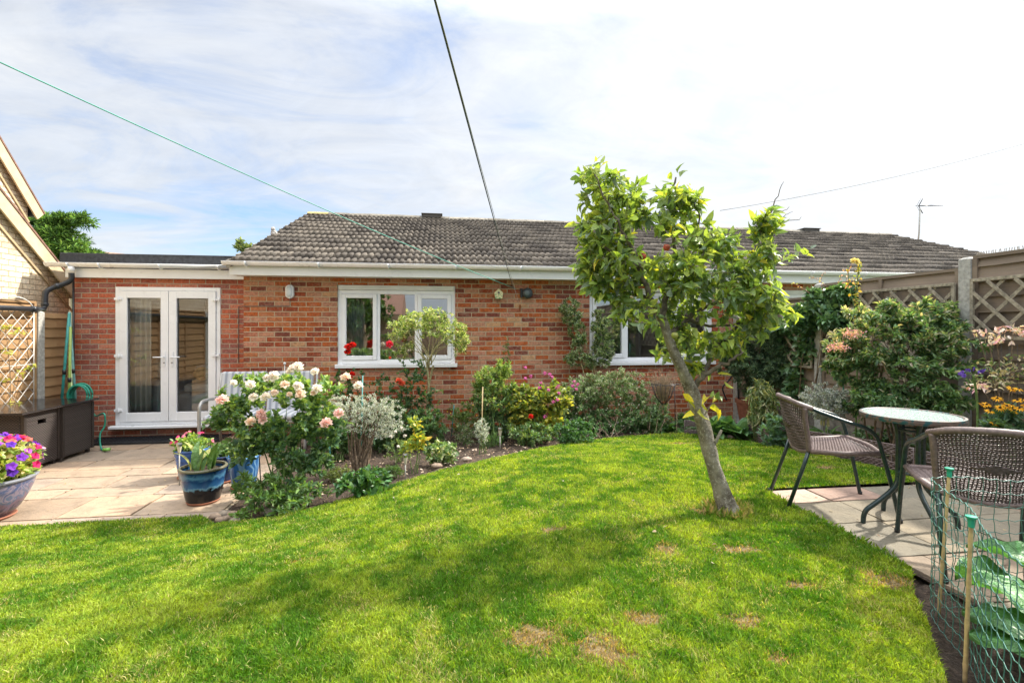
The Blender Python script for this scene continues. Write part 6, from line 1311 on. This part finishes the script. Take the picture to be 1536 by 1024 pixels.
# silver ball by the fence bed
lb_ = atG(1235, 640)
shrub('silver_mound', 'rounded silvery grey mound behind the side on chair', 'shrub', at(1238, 632, 4.9), [lob(1238, 602, 38, 28, 4.9)], 420, 24, .022, [(.36, .38, .36), (.45, .46, .45), (.24, .27, .24), (.17, .2, .17)], .3, 'di', .01, W['bark_pale'], None, 8, W['leaf_dull'], .005, .38, stems_spread=.05)
rosette('strappy_plant', 'clump of narrow strappy green leaves between the edging and the silver mound', 1242, 662, 50, .30, [(.10, .18, .08), (.15, .24, .12)], .10, .8)
# nandina
nz_ = 4.75; nbp = at(1355, 660, nz_); nbp.z = .35
nl = [lob(1285, 600, 22, 30, 5.2, .2), lob(1265, 555, 26, 20, 5.1, .2)]+[lob(R.uniform(1255, 1445), R.uniform(462, 500), R.uniform(12, 22), R.uniform(10, 18), 4.7, .15, 420) for _ in range(12)]+[lob(1280, 520, 40, 24, 4.9, .3), lob(1330, 500, 50, 28, 4.75, .3), lob(1385, 500, 50, 32, 4.6, .28), lob(1430, 525, 34, 44, 4.4, .22), lob(1300, 560, 44, 34, 4.8, .32), lob(1360, 555, 60, 40, 4.6, .35), lob(1320, 600, 54, 34, 4.7, .35), lob(1395, 600, 54, 36, 4.45, .3), lob(1420, 575, 36, 30, 4.35, .25), lob(1295, 540, 40, 20, 4.75, .3), lob(1400, 465, 26, 18, 4.6, .2), lob(1260, 530, 20, 16, 5.0, .2)]
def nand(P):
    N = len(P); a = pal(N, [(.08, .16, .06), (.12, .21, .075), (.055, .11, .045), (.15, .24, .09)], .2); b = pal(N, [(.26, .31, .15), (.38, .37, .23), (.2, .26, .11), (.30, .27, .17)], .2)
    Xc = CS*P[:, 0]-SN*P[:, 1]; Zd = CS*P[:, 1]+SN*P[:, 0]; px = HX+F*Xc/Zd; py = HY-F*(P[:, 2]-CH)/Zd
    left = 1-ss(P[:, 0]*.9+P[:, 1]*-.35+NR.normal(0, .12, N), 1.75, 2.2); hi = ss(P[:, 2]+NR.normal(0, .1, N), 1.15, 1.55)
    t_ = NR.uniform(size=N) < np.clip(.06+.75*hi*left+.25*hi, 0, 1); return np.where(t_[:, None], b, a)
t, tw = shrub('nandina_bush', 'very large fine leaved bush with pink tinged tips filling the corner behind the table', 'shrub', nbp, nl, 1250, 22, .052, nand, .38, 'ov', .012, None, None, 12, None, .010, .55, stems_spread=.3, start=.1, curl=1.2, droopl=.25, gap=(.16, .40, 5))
P_ = ell([lob(1262, 520, 10, 8, 4.6, .08), lob(1248, 522, 7, 7, 4.7, .06), lob(1280, 500, 16, 8, 4.6, .1)], 260, .5); V, T, C = leaf_arrays(P_, NR.normal(size=(260, 3)), .03, .35, pal(260, [(.62, .34, .33), (.55, .40, .32), (.5, .24, .25)]), 'di'); np_mesh('pink_tips', V, T, W['leaf'], t, C)
# spray of pale leaves at the right edge
t = thing('pink_tipped_spray', 'spray of pale pink and cream leaves on the trellis at the far right', 'plant', at(1500, 640, 4.0)); mb = MB(); parts = []
for x, y, r1, r2, n_ in ((1520, 496, 20, 7, 50), (1495, 510, 20, 6, 34), (1480, 500, 14, 5, 16), (1465, 497, 8, 4, 8), (1490, 560, 34, 24, 90), (1525, 545, 20, 18, 50), (1515, 575, 18, 12, 26), (1470, 580, 20, 6, 40), (1500, 560, 30, 20, 30)):
    P_ = ell([lob(x, y, r1, r2, 4.05, .12)], n_); cc = [(.66, .54, .42), (.60, .36, .36), (.7, .64, .48)] if y < 515 or x == 1470 else [(.12, .18, .07), (.42, .38, .24)]
    parts.append(leaf_arrays(P_, NR.normal(size=(n_, 3)), .045, .42, pal(n_, cc))); mb.tube(spline([at(1510, 660, 4.05), at((x+1510)/2, (y+640)/2, 4.05), at(x, y, 4.05)], 5), .004, 5)
V, T, C = join(parts); np_mesh('foliage', V, T, W['leaf'], t, C); mb.build('stem', W['bark'], t)
# agapanthus
ab = at(1466, 645, 3.9); ab.z = .4; t = thing('agapanthus', 'single green stalk with a few drooping violet flowers in front of the post', 'flower', ab); mb = MB(); top = at(1460, 562, 3.85); mb.tube(spline([ab, at(1466, 610, 3.88), top], 6), .008, 8); hd = [(1443, 558), (1446, 563), (1472, 556), (1476, 555), (1460, 553), (1452, 555), (1467, 559), (1440, 560)]
for x, y in hd: p_ = at(x, y, 3.82+R.uniform(-.05, .05)); mb.tube([top, top.lerp(p_, .6)+Vector((0, 0, .02)), p_], .002, 4); flower(t, p_, 'disc', (.20, .12, .55), .55, (R.uniform(-1, 1), -.6, -.3))
mb.build('stem', W['bark_green'], t)
# rudbeckia
yb2 = at(1515, 660, 3.75); yb2.z = .4
t, tw = shrub('rudbeckia', 'clump of golden yellow daisy flowers by the fence at the right edge', 'flower', yb2, [lob(1515, 630, 30, 18, 3.75, .15), lob(1490, 640, 16, 10, 3.7, .1)], 60, 9, .06, [(.07, .13, .06), (.05, .10, .05)], .45, 'ov', .01, W['bark_green'], None, 6, None, .004, .5)
for x, y in ((1496, 597), (1480, 606), (1474, 607), (1500, 611), (1517, 607), (1520, 615), (1529, 612), (1485, 616), (1518, 583), (1528, 583), (1534, 598), (1510, 608), (1491, 634), (1540, 608), (1526, 600)): flower(t, at(x, y, 3.6+R.uniform(-.12, .1)), 'daisy', (.82, .42, .02), .85, (R.uniform(-.3, .3), -.45, .8))
rosette('strappy_plant', 'strappy green leaves seen between the table legs and the chair back', 1405, 700, 34, .42, [(.12, .2, .10), (.16, .26, .14)], .12, .9)
clump('low_plant', 'low green plant under the large bush behind the table', 'plant', 1330, 680, 50, 22, .05, [(.05, .10, .035), (.07, .13, .045)], .5, 110, 9, .3)
clump('low_plant', 'green plant in the fence bed beyond the chair back', 'plant', 1440, 690, 40, 26, .05, [(.06, .12, .045), (.09, .15, .05)], .5, 80, 9, .2)
# rhubarb in the netted bed
def bigleaf(mb, base, d, L, col, seed):
    r = random.Random(seed); d = Vector(d).normalized(); sd_ = d.cross(Vector((0, 0, 1))).normalized(); n_ = 20; m_ = 18; vs = []; ph = r.uniform(0, 6)
    for i in range(n_+1):
        u = i/n_; w_ = L*.46*(math.sin(math.pi*min(1, u*1.02))**.55)*(1-.35*u)
        for j in range(m_+1):
            v = -1+2*j/m_; p_ = base+d*(L*u)+sd_*(w_*v)+Vector((0, 0, .14*L*math.sin(u*2.4)-.16*L*u*u+.05*L*abs(v)-.035*L*math.sin(v*7+u*5+ph)*abs(v)+.035*L*math.sin(u*17+v*4+ph)*abs(v)**1.5+.012*L*math.sin(u*34+ph)*math.cos(v*11)-.10*L*v*v*math.sin(u*3+ph)))
            vs.append(p_+Vector((0, 0, -.02*L*(1 if abs(v) < .1 else 0))))
    mb.add(vs, [(i*(m_+1)+j, (i+1)*(m_+1)+j, (i+1)*(m_+1)+j+1, i*(m_+1)+j+1) for i in range(n_) for j in range(m_)], 0, True, col)
    b0 = len(mb.c)-len(vs)
    for i in range(n_+1):
        for j in range(m_+1):
            a_ = abs(j-m_//2); vein = a_ == 0 or (i-int(a_*.7)) % 4 == 0; f_ = (1.9 if a_ == 0 else 1.45) if vein else r.uniform(.75, 1.1)
            mb.c[b0+i*(m_+1)+j] = tuple(q_*f_ for q_ in col)
def rhubarb(label, c, n_, L, seed):
    r = random.Random(seed); t = thing('rhubarb', label, 'plant', c, 'leafy plants inside the netting')
    mb = MB()
    for i in range(n_):
        a = i*2.4+r.uniform(-.3, .3); el = r.uniform(.15, .8); d = Vector((math.cos(a)*math.cos(el), math.sin(a)*math.cos(el), .15)); b = Vector(c)+Vector((math.cos(a)*.06, math.sin(a)*.06, .08+.22*math.sin(el)+r.uniform(0, .06)))
        mb2 = MB(); mb2.tube([Vector(c), Vector(c).lerp(b, .6)+Vector((0, 0, .02)), b], .008, 6); mb2.build('stalk', m_plain('rhubarb_stalk', (.32, .3, .12), .5), t)
        f = r.uniform(.8, 1.25); lf = MB(); bigleaf(lf, b, d, L*r.uniform(.75, 1.15), (.06*f, .165*f, .045*f), seed*9+i); lf.build('leaf', M_BIG, t, 0, True)
k = NT('big_leaf'); c = k.n('ShaderNodeAttribute', {'attribute_name': 'Col'}).outputs['Color']; c = k.mix(1, c, k.ramp(k.noise(k.pos(), 18, 5).outputs[0], [(.3, G3(.7)), (.7, G3(1.3))]), 'MULTIPLY')
pb_ = k.n('ShaderNodeBsdfPrincipled', None, Base_Color=c, Roughness=.42, Normal=k.bump(k.noise(k.pos(), 22, 4, .5, 1.5).outputs[0], .9, .02)); tb_ = k.n('ShaderNodeBsdfTranslucent', None, Color=k.mix(1, c, (1.4, 1.3, .6, 1), 'MULTIPLY')); mx_ = k.n('ShaderNodeMixShader', None, i0=.3, i1=pb_, i2=tb_); k.t.links.new(mx_.outputs[0], k.out.inputs[0]); M_BIG = k.m
rhubarb('broad leaved plant at the back left corner of the netted bed', (2.36, 1.56, .40), 11, .27, 3); rhubarb('broad leaved plant in the middle of the netted bed, behind the nearest cane', (2.10, 1.32, .40), 11, .27, 5); rhubarb('broad leaved plant at the lower right corner of the picture', (1.96, 1.03, .40), 10, .27, 8); rhubarb('broad leaved plant at the right edge inside the netting', (2.60, 1.42, .40), 10, .30, 11)
# potted plants
t = thing('strappy_pot_plant', 'green plant with broad strappy leaves growing in the blue and black pot', 'plant', c1+Vector((0, 0, .30))); mb = MB(); base = c1+Vector((0, 0, .31))
for i in range(17):
    a = R.uniform(0, 6.28); L = R.uniform(.16, .34); o = R.uniform(.25, 1.0); p0 = base+Vector((R.uniform(-.1, .1), R.uniform(-.1, .1), 0)); d = Vector((math.cos(a), math.sin(a), 0)); sd_ = Vector((-d.y, d.x, 0)); n_ = 7; vs = []
    wv = R.uniform(.018, .032)
    for q_ in range(n_+1):
        u = q_/n_; c_ = p0+d*(L*o*u*u)+Vector((0, 0, L*(u-.45*o*u*u*u))); w_ = wv*math.sin(math.pi*min(.98, .12+u*.86))**.8
        vs += [c_-sd_*w_, c_-Vector((0, 0, w_*.5)), c_+sd_*w_]
    f = R.uniform(.8, 1.4); cc = (.085*f, .17*f, .05*f) if i % 5 else (.32, .34, .10); mb.add(vs, [(3*q_+j, 3*q_+j+1, 3*q_+j+4, 3*q_+j+3) for q_ in range(n_) for j in (0, 1)], 0, True, cc)
mb.build('foliage', M_BIG, t, 0, True)
def potplant(label, c, h, rx, n_, size, cols, blooms, kindn, bcols, s, ratio=.6, sag_=0.):
    b = c+Vector((0, 0, h)); cen = b+Vector((0, 0, rx*.45)); t, tw = shrub('pot_plant', label, 'plant', b, [(cen, rx, rx, rx*.62, 1)], n_, 9, size, cols, ratio, 'ov', .01, W['bark_green'], None, 6, None, .003, .45, stems_spread=.06, droop=sag_)
    for i in range(blooms):
        a = R.uniform(0, 6.28); e = R.uniform(-.1, 1.3); d = Vector((math.cos(a)*math.cos(e), math.sin(a)*math.cos(e), math.sin(e))); p_ = cen+Vector((d.x*rx*1.02, d.y*rx*1.02, d.z*rx*.70)); flower(t, p_, kindn, bcols[i % len(bcols)], s*R.uniform(.85, 1.15), (d.x, d.y-.5, d.z+.5))
    return t
potplant('bushy green plant with pink flowers in the ribbed blue pot', c2p, .28, .19, 90, .042, [(.16, .26, .05), (.10, .19, .04), (.24, .32, .06)], 12, 'disc', [(.70, .08, .22), (.75, .2, .3)], .6)
potplant('small green plant in the dark navy pot', c3, .26, .13, 60, .045, [(.08, .16, .05)], 0, 'disc', [RD], .6)
potplant('sparse trailing plant in the pale patterned blue pot', c4, .29, .15, 50, .042, [(.12, .2, .05), (.2, .26, .05)], 0, 'disc', [RD], .6)
PU, VI, MGT, SA, PKL = (.20, .04, .45), (.12, .03, .42), (.62, .02, .14), (.80, .16, .12), (.70, .35, .62)
potplant('mixed petunias in purple, red, pink and salmon filling the bowl at far left', c5, .29, .36, 300, .052, [(.24, .33, .07), (.34, .40, .13), (.16, .25, .05), (.38, .33, .13)], 70, 'disc', [PU, MGT, VI, PKL, MGT, SA, PU, (.45, .10, .55)], 1.15, .8)
for x, y, c_ in ((68, 685, SA), (60, 687, SA), (54, 701, SA), (46, 672, VI), (56, 677, PU), (33, 679, MGT), (28, 674, MGT), (10, 684, PU), (20, 672, VI), (5, 678, PKL), (32, 693, PKL), (2, 708, RD)): o = bpy.data.objects['petunias'] if False else None
# greenery on the left trellis
t = thing('trellis_climber', 'sparse yellow green climber on the white metal trellis', 'climber', (-5.32, 6.8, .5)); mb = MB(); parts = []
for x, y, r1, r2, n_ in ((8, 492, 12, 4, 16), (30, 498, 14, 5, 18), (5, 570, 8, 6, 14), (30, 560, 10, 5, 12), (45, 550, 10, 4, 12), (12, 528, 14, 5, 14), (28, 607, 14, 5, 18), (8, 607, 12, 4, 14)):
    Zt = depth(Vector((-5.3, 7.0, 0))); P_ = ell([lob(x, y, r1, r2, Zt-.1, .06)], n_); parts.append(leaf_arrays(P_, NR.normal(size=(n_, 3)), .06, .35, pal(n_, [(.30, .34, .06), (.40, .40, .08)]), 'ov')); mb.tube(spline([at(15, 620, Zt), at((x+20)/2, (y+600)/2, Zt-.05), at(x, y, Zt-.1)], 4), .003, 4)
V, T, C = join(parts); np_mesh('foliage', V, T, W['leaf'], t, C); mb.build('stem', W['bark'], t)
# background trees
cfb = at(85, 420, 17); cfb.z = 0
cl_ = [lob(70, 345, 32, 20, 17, 1.), lob(95, 365, 34, 22, 17, 1.), lob(60, 330, 20, 12, 17, .8), lob(110, 385, 30, 14, 17, .9), lob(55, 370, 30, 24, 17, 1.), lob(85, 395, 44, 14, 17, 1.), lob(125, 390, 22, 6, 17, .6)]
shrub('conifer_tree', 'bushy green conifer rising between the cream house and the flat roof', 'tree', cfb, cl_+[lob(R.uniform(45, 140), R.uniform(322, 395), R.uniform(8, 18), R.uniform(4, 8), 17, .5, 300) for _ in range(14)], 520, 30, .20, [(.08, .16, .04), (.13, .24, .05), (.19, .30, .06), (.05, .10, .03)], .16, 'di', .08, None, None, 5, W['leaf_dull'], .07, .4, droop=.25)
sb2 = at(363, 420, 16); sb2.z = 0
shrub('far_tree', 'tip of a small tree showing above the flat roof beside the tiled roof', 'tree', sb2, [lob(362, 372, 7, 10, 16, .2), lob(373, 374, 6, 7, 16, .2), lob(360, 364, 3, 6, 16, .1)], 60, 8, .12, [(.10, .15, .06), (.16, .2, .09)], .4, 'di', .05, None, None, 4, None, .03, .5)
for i, (x, y, h, lb) in enumerate(((-3.1, -4.3, 3.3, 'leafy garden tree at the bottom fence, reflected in the left light of the window'), (5.5, -8.0, 4.2, 'smaller garden tree beyond the bottom fence, away from the brown roofed house'))):
    b = Vector((x, y, 0)); c_ = b+Vector((0, 0, h*.68)); lo = [(c_+Vector((R.uniform(-1, 1), R.uniform(-.8, .8), R.uniform(-.8, .9)))*1., 1.2, 1.2, 1.0, 1) for _ in range(7)]
    shrub('garden_tree', lb, 'tree', b, lo, 260, 22, .16, [(.05, .10, .03), (.08, .15, .035)], .5, 'di', .05, None, None, 5, None, .08, .45)
# fallen leaves and petals
def scatter(name, label, polyf, n_, size, cols, zoff, cat):
    P_ = []
    while len(P_) < n_:
        p_ = polyf(); P_.append((p_[0], p_[1], float(g(p_[0], p_[1]))+zoff))
    A = NR.normal(size=(n_, 3)); A[:, 2] *= .15; V, T, C = leaf_arrays(np.array(P_), A, NR.uniform(.6, 1.2, n_)*size, .5, pal(n_, cols), 'ov', np.array([0, 0, 4.]), .8); o = np_mesh(name, V, T, W['leaf_dull'], None, C); struct(tag(o, label, cat), 'stuff')
def inbed():
    while True:
        x, y = R.uniform(-1.9, 4.7), R.uniform(4.4, 7.7)
        if not inpoly(np.array([x]), np.array([y]), lawn_poly)[0]: return x, y
scatter('leaf_litter', 'dead leaves, petals and debris lying on the border soil', inbed, 1500, .035, [(.22, .15, .09), (.34, .25, .16), (.14, .09, .06), (.5, .4, .3)], .012, 'debris')
def inlawn():
    x, y = atG(R.uniform(350, 1350), R.uniform(700, 1000))[:2]; return x, y
fallen = [(522, 752), (455, 800), (470, 787), (590, 755), (610, 748), (660, 757), (952, 760), (985, 807), (1075, 828), (1068, 857), (690, 718), (735, 700), (1000, 800), (845, 730)]
P_ = np.array([tuple(atG(*p)+Vector((0, 0, .045))) for p in fallen]); V, T, C = leaf_arrays(P_, NR.normal(size=P_.shape)*np.array([1, 1, .3]), .028, .6, pal(len(P_), [(.6, .52, .38), (.45, .34, .22), (.56, .5, .4)]), 'ov', np.array([0, 0, 3.])); struct(tag(np_mesh('fallen_petals', V, T, W['petal'], None, C), 'pale fallen petals and leaves dotted on the lawn', 'petals'), 'stuff')

def onpatio():
    return (R.uniform(-5.2, -2.0), R.uniform(4.5, 7.6)) if R.random() < .5 else (R.uniform(2.42, 4.7), R.uniform(2.05, 3.4))
P_ = []
for _ in range(170):
    x, y = onpatio(); P_.append((x, y, (.012 if x < 0 else .405)))
V, T, C = leaf_arrays(np.array(P_), NR.normal(size=(170, 3))*np.array([1, 1, .1]), NR.uniform(.008, .028, 170), .6, pal(170, [(.16, .10, .06), (.25, .2, .08), (.09, .06, .04), (.3, .24, .14)]), 'ov', np.array([0, 0, 4.]), .8)
struct(tag(np_mesh('leaf_debris', V, T, W['leaf_dull'], None, C), 'small dry leaves and crumbs scattered on the paving slabs', 'debris'), 'stuff')
P_ = []
for _ in range(420):
    x = R.uniform(-6, -1.95); P_.append((x, 4.43+R.uniform(-.02, .03), .0))
for _ in range(260): P_.append((2.40+R.uniform(-.02, .012), R.uniform(2.35, 3.44), .395))
n_ = len(P_); A = NR.normal(size=(n_, 3))*.5+np.array([0, 0, 1.]); V, T, C = leaf_arrays(np.array(P_), A, NR.uniform(.02, .055, n_), .13, pal(n_, [(.12, .24, .02), (.2, .3, .03)]), 'di')
struct(tag(np_mesh('edge_grass', V, T, W['leaf'], None, C), 'longer grass tufts creeping over the edges of the paving', 'grass'), 'stuff')
P_ = []
for _ in range(500):
    a = R.uniform(0, 6.28); r_ = R.uniform(.085, .17); x, y = tb.x+math.cos(a)*r_, tb.y+math.sin(a)*r_; P_.append((x, y, float(g(x, y))+.02))
A = NR.normal(size=(500, 3))*.45+np.array([0, 0, 1.]); V, T, C = leaf_arrays(np.array(P_), A, NR.uniform(.03, .075, 500), .11, pal(500, [(.14, .22, .03), (.26, .28, .08), (.34, .28, .12)]), 'di')
struct(tag(np_mesh('trunk_grass', V, T, W['leaf'], None, C), 'longer uncut grass round the foot of the apple tree trunk', 'grass'), 'stuff')
